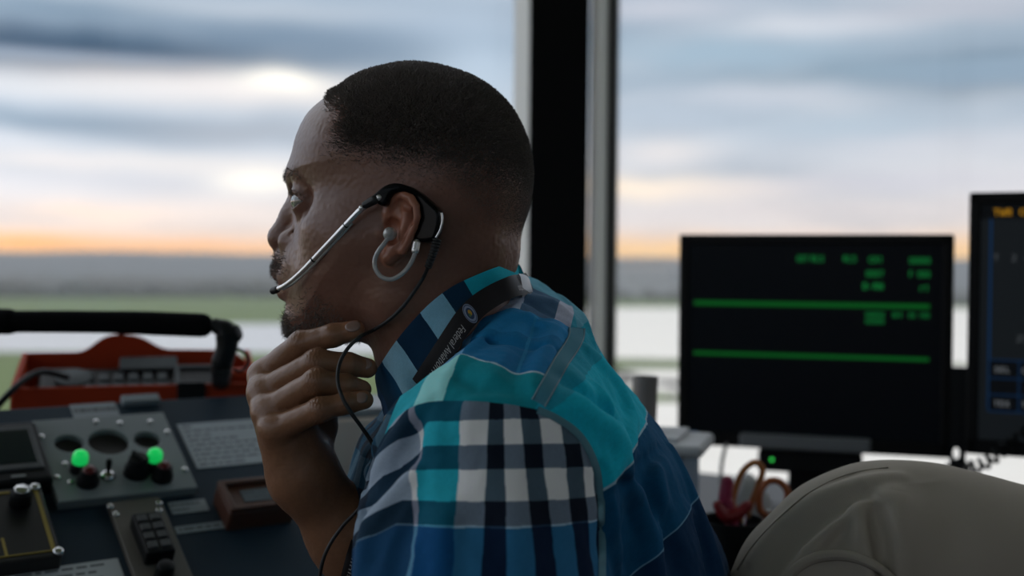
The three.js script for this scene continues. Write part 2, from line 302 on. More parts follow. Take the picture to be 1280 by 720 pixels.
// ---------------------------------------------------------------- sloping console on the man's side
const CW = V(Math.cos(35 * Math.PI / 180), 0, -Math.sin(35 * Math.PI / 180)), CD = V(Math.sin(35 * Math.PI / 180) * Math.cos(Math.PI / 6), -0.5, Math.cos(35 * Math.PI / 180) * Math.cos(Math.PI / 6)), CN = CD.clone().cross(CW).normalize();
const CO = at(40, 525, 1.27), consoleTurn = new THREE.Quaternion().setFromRotationMatrix(new THREE.Matrix4().makeBasis(CW, CN, CD));
const onConsole = (px, py, lift = 0) => { const v = at(px, py, 1).sub(camera.position), o = CO.clone().addScaledVector(CN, lift), t = o.clone().sub(camera.position).dot(CN) / v.dot(CN), p = camera.position.clone().addScaledVector(v, t).sub(CO); return [p.dot(CW), p.dot(CD)]; };
const consolePoint = (a, b, h = 0) => CO.clone().addScaledVector(CW, a).addScaledVector(CD, b).addScaledVector(CN, h);
function onDesk(name, label, category, a, b, h = 0, group) { const o = thing(name, label, category, consolePoint(a, b, h), 0, group); o.quaternion.copy(consoleTurn); return o; }
const SHELF_Y = 1.025, TOPH = -0.012;   // the console's top lies this far below the radio panel's face
const consolePaint = mat(new THREE.Color(0.016, 0.032, 0.048), 0.65, { specularIntensity: 0.4, bumpMap: grain, bumpScale: 0.0004 });
const panelGrey = mat(new THREE.Color(0.16, 0.19, 0.195), 0.45, { bumpMap: grain, bumpScale: 0.0003 }), plateTan = mat(new THREE.Color(0.11, 0.10, 0.085), 0.5), plastic = mat(new THREE.Color(0.007, 0.008, 0.009), 0.5, { specularIntensity: 0.35 }), chrome = mat(new THREE.Color(0.6, 0.6, 0.6), 0.2, { metalness: 1 });
const paperTexture = (lines, seed, tone = '#c9cbcc') => canvasTexture(256, 192, (c, w, h) => { const r = makeRandom(seed); c.fillStyle = tone; c.fillRect(0, 0, w, h); c.fillStyle = '#55595c'; for (let i = 0; i < lines; i++) { const y = (i + 0.7) / (lines + 0.4) * h; let x = 12; while (x < w - 30) { const l = 8 + r() * 26; c.fillRect(x, y - h / lines * 0.16, l, h / lines * 0.3); x += l + 6; if (r() < 0.06) break; } } });
{
  const [a0, b0] = onConsole(150, 502, TOPH), aEnd = onConsole(388, 592, TOPH)[0], wide = aEnd + 0.65, aMid = aEnd - wide / 2, o = onDesk('console', 'dark blue-grey sloping control console with panels let into it', 'console', 0, 0, TOPH);
  mesh('desk_top', box(wide, 0.02, 0.62, 0.004), consolePaint, o, [aMid, -0.01, b0 + 0.31]);
  const flat = consoleTurn.clone().invert().multiply(new THREE.Quaternion().setFromAxisAngle(V(0, 1, 0), 35 * Math.PI / 180)), shelf = mesh('back_shelf', box(wide, 0.02, 0.34, 0.003), consolePaint, o); shelf.quaternion.copy(flat); { const p = consolePoint(aMid, b0, 0).addScaledVector(V(CD.x, 0, CD.z).normalize(), -0.16); p.y = SHELF_Y - 0.01; shelf.position.copy(p.sub(o.position).applyQuaternion(consoleTurn.clone().invert())); }
  // cabinet below, down to the floor
  const m = mesh('cabinet', new THREE.BoxGeometry(wide - 0.02, 0.80, 0.22), darkPaint, o); m.quaternion.copy(consoleTurn.clone().invert()).multiply(new THREE.Quaternion().setFromAxisAngle(V(0, 1, 0), 35 * Math.PI / 180));
  const want = consolePoint(aMid, b0 + 0.13, 0); want.y = 0.40; m.position.copy(want.sub(o.position).applyQuaternion(consoleTurn.clone().invert()));
}
const screwHead = lathe([[0, 0.0022], [0.0022, 0.0020], [0.0034, 0.0010], [0.0036, 0], [0, 0]], 14);
function rectOn(corners, lift) { const q = corners.map(([x, y]) => onConsole(x, y, lift)), a = q.map((p) => p[0]), b = q.map((p) => p[1]); return { a: (a[0] + a[1] + a[2] + a[3]) / 4, b: (b[0] + b[1] + b[2] + b[3]) / 4, w: (a[1] - a[0] + a[2] - a[3]) / 2, d: (b[3] - b[0] + b[2] - b[1]) / 2 }; }
{
  // radio panel with three round openings, two green lamps, knobs
  const r = rectOn([[40, 525], [205, 517], [245, 610], [75, 625]], 0), o = onDesk('radio_unit', 'grey metal radio panel with three round openings and two green lamps', 'control panel', r.a, r.b, 0);
  const s = new THREE.Shape([[-1, -1], [1, -1], [1, 1], [-1, 1]].map(([x, y]) => new THREE.Vector2(x * r.w / 2, y * r.d / 2)));
  const round = [[86, 554, 0.0165], [136, 552, 0.0235], [184, 549.5, 0.0160]].map(([x, y, R]) => { const [a, b] = onConsole(x, y, 0); return [a - r.a, b - r.b, R]; });
  for (const [a, b, R] of round) { const h = new THREE.Path(); h.absarc(a, -b, R, 0, Math.PI * 2, true); s.holes.push(h); }
  mesh('face_plate', new THREE.ExtrudeGeometry(s, { depth: 0.009, bevelEnabled: true, bevelSize: 0.0012, bevelThickness: 0.0012, bevelSegments: 2, curveSegments: 32 }).rotateX(-Math.PI / 2).translate(0, -0.0102, 0), panelGrey, o);
  const mesh3 = mat(new THREE.Color(0.012, 0.009, 0.008), 0.7);
  for (const [a, b, R] of round) mesh('speaker_opening', lathe([[0, -0.009], [R * 0.6, -0.0085], [R * 0.98, -0.006], [R * 1.0, -0.0095], [0, -0.0095]], 32), mesh3, o, [a, 0, b]);
  for (const [x, y] of [[52, 546], [72, 597], [231, 587], [209, 540], [81, 580], [88, 603], [120, 527], [150, 529], [188, 527]]) { const [a, b] = onConsole(x, y, 0); mesh('screw', screwHead, chrome, o, [a - r.a, 0, b - r.b]); }
  const lampGreen = mat(new THREE.Color(0.02, 0.5, 0.12), 0.25, { emissive: new THREE.Color(0.006, 0.50, 0.09), emissiveIntensity: 0.55 });
  for (const [x, y] of [[99, 581], [192, 578]]) {
    const [a, b] = onConsole(x, y, 0.008), base = mesh('lamp_holder', lathe([[0.0092, 0], [0.0092, 0.004], [0.0082, 0.0125], [0, 0.0125]], 24), plastic, o, [a - r.a, 0, b - r.b]);
    mesh('green_lamp', lathe([[0, 0.0265], [0.004, 0.026], [0.0072, 0.0235], [0.0084, 0.0205], [0.0076, 0.0190], [0.0086, 0.0175], [0.0084, 0.0125], [0, 0.0125]], 24), lampGreen, base).userData.label = 'lit green lamp dome';
    const l = new THREE.PointLight(new THREE.Color(0.1, 1, 0.25), 0.00003); l.name = 'green_lamp_light'; l.position.copy(consolePoint(a, b, 0.032)); l.castShadow = true; l.shadow.radius = 0.4; scene.add(l);
  }
  const knobShape = (R, h) => lathe([[0, h], [R * 0.72, h], [R * 0.8, h - 0.001], [R * 0.86, h * 0.45], [R, h * 0.4], [R * 1.04, 0], [0, 0]], 24), redCap = mat(new THREE.Color(0.10, 0.008, 0.010), 0.35);
  for (const [x, y, R, h, red] of [[110, 600, 0.0115, 0.017, 1], [203, 594, 0.0115, 0.017, 1], [171, 588, 0.0135, 0.022, 0]]) {
    const [a, b] = onConsole(x, y, 0.004), k = mesh('knob', knobShape(R, h), plastic, o, [a - r.a, 0, b - r.b]);
    if (red) mesh('knob_cap', lathe([[0, 0.0045], [0.005, 0.004], [0.0072, 0.0015], [0.0074, 0], [0, 0]], 20), redCap, k, [0, h, 0]).userData.label = 'dark red knob cap';
    else mesh('knob_grip', box(0.005, 0.008, 0.022, 0.002), plastic, k, [0, h, 0], [0, 0.5, 0]);
  }
  const [a, b] = onConsole(135, 593, 0.002), tg = mesh('toggle_switch', lathe([[0, 0.005], [0.005, 0.0045], [0.0075, 0.002], [0.0085, 0], [0, 0]], 18), chrome, o, [a - r.a, 0, b - r.b]);
  mesh('lever', taperTube([V(0, 0.004, 0), V(0, 0.011, -0.002), V(0, 0.017, -0.004)], [0.0022, 0.003, 0.0034], 10, 10), plastic, tg);
}
{
  // display unit and the yellow-lined panel at the console's end
  let r = rectOn([[-70, 535], [46, 528], [66, 600], [-46, 612]], 0.006), o = onDesk('display_unit', 'black display unit with a small grey screen let into the console', 'display', r.a, r.b, 0);
  mesh('body', box(r.w, 0.03, r.d, 0.005), plastic, o, [0, -0.006, 0]); mesh('bezel', box(r.w * 0.86, 0.004, r.d * 0.74, 0.002), mat(new THREE.Color(0.05, 0.055, 0.06), 0.4), o, [0, 0.0095, -r.d * 0.04]); mesh('screen', box(r.w * 0.74, 0.004, r.d * 0.56, 0.001), mat(new THREE.Color(0.012, 0.02, 0.02), 0.12), o, [0, 0.0105, -r.d * 0.04]);
  mesh('nameplate', box(r.w * 0.16, 0.001, 0.004, 0.0004), mat('#777b7c', 0.5), o, [r.w * 0.12, 0.0095, r.d * 0.42]);
  r = rectOn([[-80, 618], [50, 607], [80, 694], [-50, 712]], 0.006); o = onDesk('selector_unit', 'glossy black selector panel edged with yellow lines', 'control panel', r.a, r.b, 0);
  mesh('face_plate', box(r.w, 0.022, r.d, 0.003), mat(new THREE.Color(0.008, 0.008, 0.009), 0.3), o, [0, -0.005, 0]);
  const yellow = mat(new THREE.Color(0.26, 0.19, 0.02), 0.6);
  for (const [x, z, w, d] of [[r.w * 0.43, 0, 0.004, r.d * 0.84], [0, -r.d * 0.43, r.w * 0.86, 0.003], [0, r.d * 0.42, r.w * 0.86, 0.0016], [-r.w * 0.02, r.d * 0.30, 0.0028, r.d * 0.24]]) mesh('yellow_line', box(w, 0.0012, d, 0.0004), yellow, o, [x, 0.0063, z]);
  let [a, b] = onConsole(73, 690, 0.006); mesh('corner_screw', lathe([[0, 0.004], [0.003, 0.004], [0.0052, 0.0025], [0.0056, 0], [0, 0]], 18), chrome, o, [a - r.a, 0.006, b - r.b]);
  [a, b] = onConsole(25, 628, 0.006); const kb = mesh('knob', lathe([[0, 0.016], [0.008, 0.016], [0.0105, 0.013], [0.011, 0], [0, 0]], 24), plastic, o, [a - r.a, 0.006, b - r.b]); mesh('knob_cap', lathe([[0, 0.0035], [0.006, 0.003], [0.0088, 0.0005], [0, 0]], 24), chrome, kb, [0, 0.016, 0]);
  [a, b] = onConsole(44, 606, 0.01); mesh('corner_screw', lathe([[0, 0.004], [0.003, 0.004], [0.0052, 0.0025], [0.0056, 0], [0, 0]], 18), chrome, o, [a - r.a, 0.006, b - r.b]);
}
{
  // tan plate with a key block
  let r = rectOn([[129, 626], [197, 622], [262, 760], [190, 766]], -0.004), o = onDesk('key_unit', 'tan metal plate carrying a black key block, screwed to the console', 'control panel', r.a, r.b, 0);
  mesh('face_plate', box(r.w, 0.008, r.d, 0.0015), plateTan, o, [0, -0.008, 0]);
  for (const [x, y] of [[138, 632], [145, 642], [199, 628], [199, 637]]) { const [a, b] = onConsole(x, y, -0.003); mesh('screw', screwHead, chrome, o, [a - r.a, -0.004, b - r.b]); }
  const k = rectOn([[163, 643], [199, 639], [221, 688], [184, 694]], 0.012), kb = mesh('key_block', box(k.w, 0.018, k.d, 0.003), plastic, o, [k.a - r.a, 0.005, k.b - r.b]), key = mat(new THREE.Color(0.05, 0.052, 0.055), 0.35);
  for (let i = 0; i < 4; i++) for (const s of [-1, 1]) mesh('key', box(k.w * 0.32, 0.003, k.d * 0.15, 0.001), key, kb, [s * k.w * 0.22, 0.0095, (i - 1.5) * k.d * 0.22]);
  const [a, b] = onConsole(206, 714, 0.004); mesh('knob', lathe([[0, 0.018], [0.007, 0.018], [0.009, 0.015], [0.010, 0], [0, 0]], 24), plastic, o, [a - r.a, -0.004, b - r.b]);
}
{
  // wooden name block, papers and labels
  const r = rectOn([[268, 606], [352, 600], [372, 636], [288, 642]], 0.012), o = onDesk('wooden_block', 'dark brown wooden block with an inset grey card on the console', 'block', r.a, r.b, TOPH), wood = mat('#ffffff', 0.45, { map: canvasTexture(256, 256, (c, w, h) => { const im = c.createImageData(w, h); for (let y = 0; y < h; y++) for (let x = 0; x < w; x++) { const t = 0.5 + 0.5 * fbm(x / 90, y / 7, 2, 4), q = (y * w + x) * 4; im.data[q] = 66 + 30 * t; im.data[q + 1] = 38 + 18 * t; im.data[q + 2] = 28 + 10 * t; im.data[q + 3] = 255; } c.putImageData(im, 0, 0); }) });
  mesh('body', box(r.w, 0.026, r.d, 0.003), wood, o, [0, 0.013, 0]); for (const z of [-1, 1]) mesh('rim', box(r.w, 0.007, 0.007, 0.002), wood, o, [0, 0.0285, z * (r.d / 2 - 0.0036)]); mesh('rim', box(0.007, 0.007, r.d, 0.002), wood, o, [-r.w / 2 + 0.0036, 0.0285, 0]);
  mesh('card', box(r.w * 0.7, 0.001, r.d * 0.4, 0.0004), mat('#ffffff', 0.8, { map: paperTexture(2, 31, '#5f666a') }), o, [0.01, 0.0266, 0]);
  const sheet = (name, label, c, lines, seed, tone, h = 0.0008) => { const q = rectOn(c, TOPH), s = onDesk(name, label, name.includes('label') ? 'label' : 'paper', q.a, q.b, TOPH); const g = box(q.w, h, q.d, 0.0003); mesh('sheet', g, mat('#ffffff', 0.75, { map: paperTexture(lines, seed, tone) }), s, [0, h / 2 + 0.0002, 0]); return s; };
  sheet('instruction_sheet', 'grey printed sheet of text lines lying beside the radio panel', [[221, 530], [330, 524], [352, 578], [244, 585]], 9, 3, '#a4abb0');
  sheet('paper_label', 'small two-line paper label below the radio panel', [[209, 628], [252, 625], [266, 639], [215, 643]], 2, 5, '#8f979b');
  sheet('paper_label', 'long narrow paper label strip below the wooden block', [[216, 656], [318, 650], [322, 659], [219, 665]], 1, 7, '#8f979b');
  sheet('paper_slip', 'blank grey slip at the console rim under the orange case', [[86, 506], [142, 504], [152, 520], [92, 523]], 1, 9, '#8d9498');
  sheet('printed_page', 'white printed page at the console front by the key plate', [[-40, 718], [148, 704], [170, 760], [-20, 780]], 7, 11, '#b9bec0');
  const stk = rectOn([[150, 500], [196, 498], [200, 506], [153, 508]], TOPH), cs = onDesk('card_stack', 'small stack of grey cards at the rim below the orange case', 'cards', stk.a, stk.b, TOPH); mesh('cards', box(stk.w, 0.008, stk.d, 0.001), mat('#7e868a', 0.7), cs, [0, 0.004, 0]);
}
{
  // orange tray of handsets behind the console
  const c = at(176, 480, 1.50), t = thing('orange_case', 'orange open equipment tray with a humped back standing behind the console', 'tray', [c.x, SHELF_Y, c.z], 18 * Math.PI / 180), paint1 = mat(new THREE.Color(0.36, 0.036, 0.008), 0.7, { specularIntensity: 0.35, bumpMap: grain, bumpScale: 0.0004 });
  const s = new THREE.Shape(); s.moveTo(-0.145, 0); s.lineTo(-0.145, 0.104); s.lineTo(-0.085, 0.104); s.bezierCurveTo(-0.06, 0.106, -0.06, 0.128, -0.028, 0.128); s.bezierCurveTo(0.012, 0.128, 0.012, 0.108, 0.04, 0.106); s.lineTo(0.125, 0.104); s.lineTo(0.15, 0.08); s.lineTo(0.15, 0);
  mesh('back_panel', new THREE.ExtrudeGeometry(s, { depth: 0.006, bevelEnabled: true, bevelSize: 0.001, bevelThickness: 0.001, bevelSegments: 2 }), paint1, t, [0, 0, -0.07]);
  const e = new THREE.Shape([[-0.07, 0], [-0.07, 0.104], [0.07, 0.072], [0.08, 0]].map(([x, y]) => new THREE.Vector2(x, y)));
  for (const x of [-0.147, 0.147]) mesh('side_panel', new THREE.ExtrudeGeometry(e, { depth: 0.005, bevelEnabled: true, bevelSize: 0.001, bevelThickness: 0.001 }).rotateY(-Math.PI / 2), paint1, t, [x, 0, 0]);
  mesh('front_panel', box(0.30, 0.072, 0.006, 0.002), paint1, t, [0, 0.036, 0.075]); mesh('tray_floor', box(0.29, 0.006, 0.15, 0.001), paint1, t, [0, 0.003, 0]);
  mesh('corner_block', box(0.05, 0.022, 0.05, 0.006), paint1, t, [0.118, 0.075, 0.03]);
  mesh('carry_stud', lathe([[0, 0.012], [0.005, 0.011], [0.006, 0.006], [0.004, 0], [0, 0]], 16), chrome, t, [-0.026, 0.126, -0.067]);
  mesh('latch_plate', box(0.05, 0.016, 0.004, 0.002), mat(new THREE.Color(0.10, 0.13, 0.14), 0.4), t, [0.0, 0.046, 0.082]); mesh('latch_strap', box(0.035, 0.06, 0.006, 0.002), plastic, t, [0.062, 0.045, 0.079]);
  // contents
  const turn = 18 * Math.PI / 180, place = (x, y, z) => V(x, y, z).applyAxisAngle(V(0, 1, 0), turn).add(t.position);
  const ph = thing('telephone', 'black keypad telephone lying in the orange tray', 'telephone', place(-0.02, 0.034, 0.0), turn), grey = mat(new THREE.Color(0.045, 0.055, 0.06), 0.55, { specularIntensity: 0.4 });
  const pb = mesh('body', box(0.13, 0.03, 0.10, 0.006), plastic, ph, [0, 0.02, 0], [0.35, 0, 0]); for (let r2 = 0; r2 < 2; r2++) for (let k = 0; k < 6; k++) mesh('key', box(0.013, 0.006, 0.022, 0.002), grey, pb, [-0.045 + k * 0.0185, 0.017, -0.012 + r2 * 0.03]);
  mesh('shoulder_panel', box(0.075, 0.006, 0.03, 0.002), grey, ph, [0.03, 0.056, -0.03], [0.5, 0, 0]);
  const hs = thing('handset_cradle', 'dark speaker handset with coiled cord at the end of the tray', 'handset', place(-0.10, 0.034, 0.0), turn); mesh('body', box(0.06, 0.035, 0.10, 0.012), plastic, hs, [0, 0.02, 0], [0.4, 0, 0]); mesh('grille', lathe([[0, 0.003], [0.022, 0.002], [0.024, 0], [0, 0]], 24), grey, hs, [0.016, 0.042, 0.0], [0.4, 0, 0]);
  mesh('cord', tube([V(0.01, 0.045, 0.02), V(-0.02, 0.055, 0.05), V(-0.05, 0.035, 0.10), V(-0.075, 0.0, 0.12), V(-0.09, -0.05, 0.13)], 0.0042, 50, 10), plastic, hs);
  const rd = thing('radio_set', 'grey-rimmed radio set with a dark window in the orange tray', 'radio', place(0.078, 0.034, 0.0), turn); const rb = mesh('body', box(0.075, 0.04, 0.09, 0.006), plastic, rd, [0, 0.02, 0], [0.4, 0, 0]); for (const [x, z, w, d] of [[0, -0.03, 0.066, 0.008], [0, 0.03, 0.066, 0.008], [-0.031, 0, 0.006, 0.06], [0.031, 0, 0.006, 0.06]]) mesh('rim', box(w, 0.005, d, 0.002), grey, rb, [x, 0.0215, z]);
}
{
  // padded boom arm
  const d = 1.32, o = thing('boom_arm', 'black foam-padded boom arm with a jointed elbow reaching over the orange tray', 'boom arm', [at(283, 500, 1.5).x, SHELF_Y, at(283, 500, 1.5).z]), local = (px, py, dd = d) => at(px, py, dd).sub(o.position);
  const foam = mat(new THREE.Color(0.004, 0.004, 0.005), 0.95, { specularIntensity: 0.15 }), soft = [];
  mesh('padded_grip', taperTube([local(10, 402), local(80, 402), local(160, 403), local(200, 404.5), local(252, 406.5)], [0.0130, 0.0132, 0.0132, 0.0142, 0.0142], 60, 20), foam, o);
  mesh('end_sleeve', taperTube([local(-60, 401), local(-20, 401.5), local(11, 402)], [0.0155, 0.0155, 0.0152], 20, 20), foam, o);
  mesh('connector', taperTube([local(254, 406), local(268, 406)], [0.0068, 0.006], 8, 16), chrome, o);
  const jt = mesh('elbow_joint', taperTube([local(270, 407), local(282, 414), local(284, 430), local(278, 452)], [0.009, 0.014, 0.0125, 0.0125], 30, 18), plastic, o);
  mesh('clamp_knob', lathe([[0, 0.010], [0.008, 0.010], [0.011, 0.006], [0.011, 0], [0, 0]], 14), plastic, jt, local(290, 418), [0.4, 0, -1.2]);
  mesh('post', taperTube([local(278, 450), local(277, 462, 1.34), local(276, 480, 1.50), local(276, 486, 1.55)], [0.0125, 0.012, 0.012, 0.012], 16, 16), plastic, o);
  mesh('cable_loop', tube([local(288, 436), local(302, 438), local(310, 447), local(309, 458), local(300, 464), local(292, 462)], 0.0018, 40, 8), plastic, o);
}
{
  // beige case seen between arm and shirt
  const c = at(436, 620, 1.5), o = thing('equipment_case', 'beige plastic equipment case with a dark slot behind the resting arm', 'case', [c.x, c.y - 0.06, c.z], 0.5), beige = mat(new THREE.Color(0.62, 0.53, 0.47), 0.6), s = new THREE.Shape([[-0.09, 0], [-0.09, 0.11], [-0.05, 0.165], [0.09, 0.165], [0.09, 0]].map(([x, y]) => new THREE.Vector2(x, y)));
  mesh('body', new THREE.ExtrudeGeometry(s, { depth: 0.16, bevelEnabled: true, bevelSize: 0.004, bevelThickness: 0.004 }), beige, o, [0, 0, -0.12]); mesh('slot', box(0.03, 0.008, 0.006, 0.001), plastic, o, [0.02, 0.10, 0.043]); mesh('lid', box(0.15, 0.012, 0.15, 0.004), mat(new THREE.Color(0.22, 0.25, 0.28), 0.5), o, [0.02, 0.175, -0.04]); mesh('stand', box(0.16, c.y - 0.062, 0.14, 0.004), darkPaint, o, [0, -(c.y - 0.062) / 2, -0.04]);
}

// ---------------------------------------------------------------- desk with monitors under the other windows
const DESK_Y = 0.84;
{
  const o = thing('desk', 'dark desk under the windows carrying two monitors', 'desk', [1.20, 0, -1.44], -0.5236), top = mat(new THREE.Color(0.02, 0.02, 0.021), 0.5);
  mesh('desk_top', box(2.3, 0.03, 0.62, 0.006), top, o, [0, DESK_Y - 0.015, 0]); for (const x of [-1.1, 1.1]) mesh('side_panel', box(0.03, DESK_Y - 0.03, 0.58, 0.003), top, o, [x, (DESK_Y - 0.03) / 2, 0]); mesh('back_panel', box(2.2, 0.5, 0.02, 0.003), top, o, [0, 0.55, -0.28]);
}
function monitor(name, label, L, R, w, h, yaw, center, screen, lean = 0) {
  const o = thing(name, label, 'monitor', [center.x, DESK_Y, center.z], yaw), shell = mat(new THREE.Color(0.0035, 0.0035, 0.004), 0.5, { specularIntensity: 0.4 }), y = center.y - DESK_Y;
  mesh('housing', box(w, h, 0.045, 0.006), shell, o, [0, y, -0.024]);
  for (const [x, yy, ww, hh] of [[0, h / 2 - 0.008, w, 0.016], [0, -h / 2 + 0.011, w, 0.022], [-w / 2 + 0.008, 0, 0.016, h], [w / 2 - 0.008, 0, 0.016, h]]) mesh('bezel', box(ww, hh, 0.008, 0.003), shell, o, [x, y + yy, 0.002]);
  const s = mesh('screen', new THREE.PlaneGeometry(w - 0.03, h - 0.036), new THREE.MeshPhysicalMaterial({ color: new THREE.Color(0.002, 0.0025, 0.0035), roughness: 0.4, specularIntensity: 0.3, emissive: '#ffffff', emissiveMap: screen, emissiveIntensity: 0.55 }), o, [0, y + 0.004, 0.0015]); s.userData.label = 'lit screen with green or grey figures';
  mesh('neck', box(0.07, y - h / 2 + 0.10, 0.03, 0.006), shell, o, [0, (y - h / 2 + 0.10) / 2 + 0.001, -0.06]); mesh('foot', box(0.24, 0.016, 0.18, 0.006), shell, o, [0, 0.0085, -0.03]);
  return o;
}
{
  const W = 1024, H = 824, green = '#128a3e', dim = '#08571c';
  const scr = canvasTexture(W, H, (c) => {
    c.fillStyle = '#010204'; c.fillRect(0, 0, W, H); c.textBaseline = 'top'; c.fillStyle = green; c.font = 'bold 36px monospace';
    const word = (t, px, py, wpx) => { const x = (px - 858) / (1184 - 858) * W, y = (py - 298) / (566 - 298) * H, m = c.measureText(t).width; c.save(); c.translate(x, y - 4); c.scale(wpx / (1184 - 858) * W / m, 1); c.fillText(t, 0, 0); c.restore(); };
    word('007', 1001, 314, 15); word('RLS', 1019, 314, 17); word('RLS', 1060, 314, 17); word('CA1', 1092, 315, 18); word('00000', 1142, 316, 26); word('0007', 1089, 334, 22); word('F 000', 1142, 334, 26); word('B-RN', 1085, 351, 26); word('r1', 1155, 353, 12);
    c.fillStyle = dim; const bar = (x0, x1, y, h) => c.fillRect((x0 - 858) / 326 * W, (y - 298) / 268 * H, (x1 - x0) / 326 * W, h / 268 * H); bar(866, 1168, 379.5, 6.6); bar(866, 1168, 451.5, 5.2);
    c.fillStyle = green; c.font = 'bold 28px monospace'; word('00000', 1089, 391, 24); word('00000', 1089, 400, 24); word('01', 1122, 391, 14); word('00 100', 1142, 391, 26);
  });
  const L = at(848.5, 423, 1.83), R = at(1191, 434, 1.71), c = L.clone().add(R).multiplyScalar(0.5), d = R.clone().sub(L), w = d.length(), yaw = -Math.atan2(d.z, d.x);
  const o = monitor('monitor', 'square black monitor showing green lines and figures, beside the window post', L, R, w, 0.342, yaw, c, scr), y = c.y - DESK_Y;
  mesh('speaker_bar', box(0.20, 0.022, 0.02, 0.004), mat(new THREE.Color(0.16, 0.17, 0.18), 0.45), o, [-0.008, y - 0.158, 0.010]);
  mesh('stand_block', box(0.16, 0.035, 0.05, 0.006), plastic, o, [0.0, y - 0.190, -0.02]);
  const led = mesh('power_lamp', new THREE.SphereGeometry(0.0028, 12, 8), mat(new THREE.Color(0.02, 0.4, 0.05), 0.3, { emissive: new THREE.Color(0.05, 0.9, 0.12), emissiveIntensity: 0.7 }), o, [-0.058, y - 0.188, 0.006]); led.userData.label = 'small green power lamp';
}
{
  const W = 640, H = 600;
  const scr = canvasTexture(W, H, (c) => {
    c.fillStyle = '#15191c'; c.fillRect(0, 0, W, H); c.fillStyle = '#040608'; c.fillRect(0, 0, W, 42); c.textBaseline = 'top';
    c.fillStyle = '#c28a16'; c.font = 'bold 24px monospace'; c.fillText('TWR COORD', 28, 12);
    c.strokeStyle = '#0b2c4e'; c.lineWidth = 6; c.beginPath(); c.moveTo(24, 42); c.lineTo(24, 520); c.stroke();
    c.fillStyle = '#5b6064'; c.font = '22px monospace'; c.fillText('T  2 - 0', 30, 128); c.fillText('27001200', 84, 330);
    c.fillStyle = '#07090c'; c.fillRect(24, 398, W, 130); c.strokeStyle = '#0a2745'; c.lineWidth = 4; for (const y of [398, 444, 486, 528]) { c.beginPath(); c.moveTo(24, y); c.lineTo(W, y); c.stroke(); } for (const x of [24, 92, 164, 236, 308]) { c.beginPath(); c.moveTo(x, 398); c.lineTo(x, 528); c.stroke(); }
    c.fillStyle = '#777c80'; c.font = 'bold 20px monospace'; c.fillText('SEL', 36, 410); c.fillText('CONSL', 98, 410); c.fillText('OUT', 108, 454); c.fillText('TEX', 36, 496); c.fillText('T.HOLD', 98, 496);
  });
  const a = at(1209.5, 404, 1.60), w = 0.40, yaw = -0.42, d = V(Math.cos(yaw), 0, -Math.sin(yaw)), c = a.clone().addScaledVector(d, w / 2);
  monitor('monitor', 'taller black monitor showing grey key boxes and amber heading', a, null, w, 0.372, yaw, c, scr);
  // perforated bracket between the monitors, with a coiled cord
  const pt = at(1198, 520, 1.66), br = thing('monitor_bracket', 'black perforated bracket standing between the two monitors', 'bracket', [pt.x, DESK_Y, pt.z], yaw), sh = new THREE.Shape([[-0.011, 0], [-0.011, 0.27], [0.011, 0.27], [0.011, 0]].map(([x, y]) => new THREE.Vector2(x, y)));
  for (const y of [pt.y - DESK_Y + 0.075, pt.y - DESK_Y - 0.055]) { const h = new THREE.Path(); h.absellipse(-0.002, y, 0.0045, 0.009, 0, Math.PI * 2, true); sh.holes.push(h); }
  mesh('plate', new THREE.ExtrudeGeometry(sh, { depth: 0.006, bevelEnabled: false }), plastic, br); mesh('foot', box(0.08, 0.01, 0.08, 0.003), plastic, br, [0, 0.005, 0]);
  const o = thing('coiled_cord', 'coiled black cord curving below the taller monitor', 'cord', at(1200, 590, 1.60)), pts = [], sp = curve([at(1190, 584, 1.62), at(1208, 585, 1.58), at(1232, 578, 1.56), at(1256, 560, 1.55), at(1285, 540, 1.55)]);
  for (let i = 0; i <= 300; i++) { const t = i / 300, c2 = sp.getPointAt(t), a2 = t * Math.PI * 2 * 11, tn = sp.getTangentAt(t), n1 = V(0, 0, 1).cross(tn).normalize(), n2 = tn.clone().cross(n1); pts.push(c2.addScaledVector(n1, Math.cos(a2) * 0.0075).addScaledVector(n2, Math.sin(a2) * 0.0075).sub(o.position)); }
  mesh('cord', new THREE.TubeGeometry(new THREE.CatmullRomCurve3(pts), 700, 0.0028, 6), plastic, o);
}
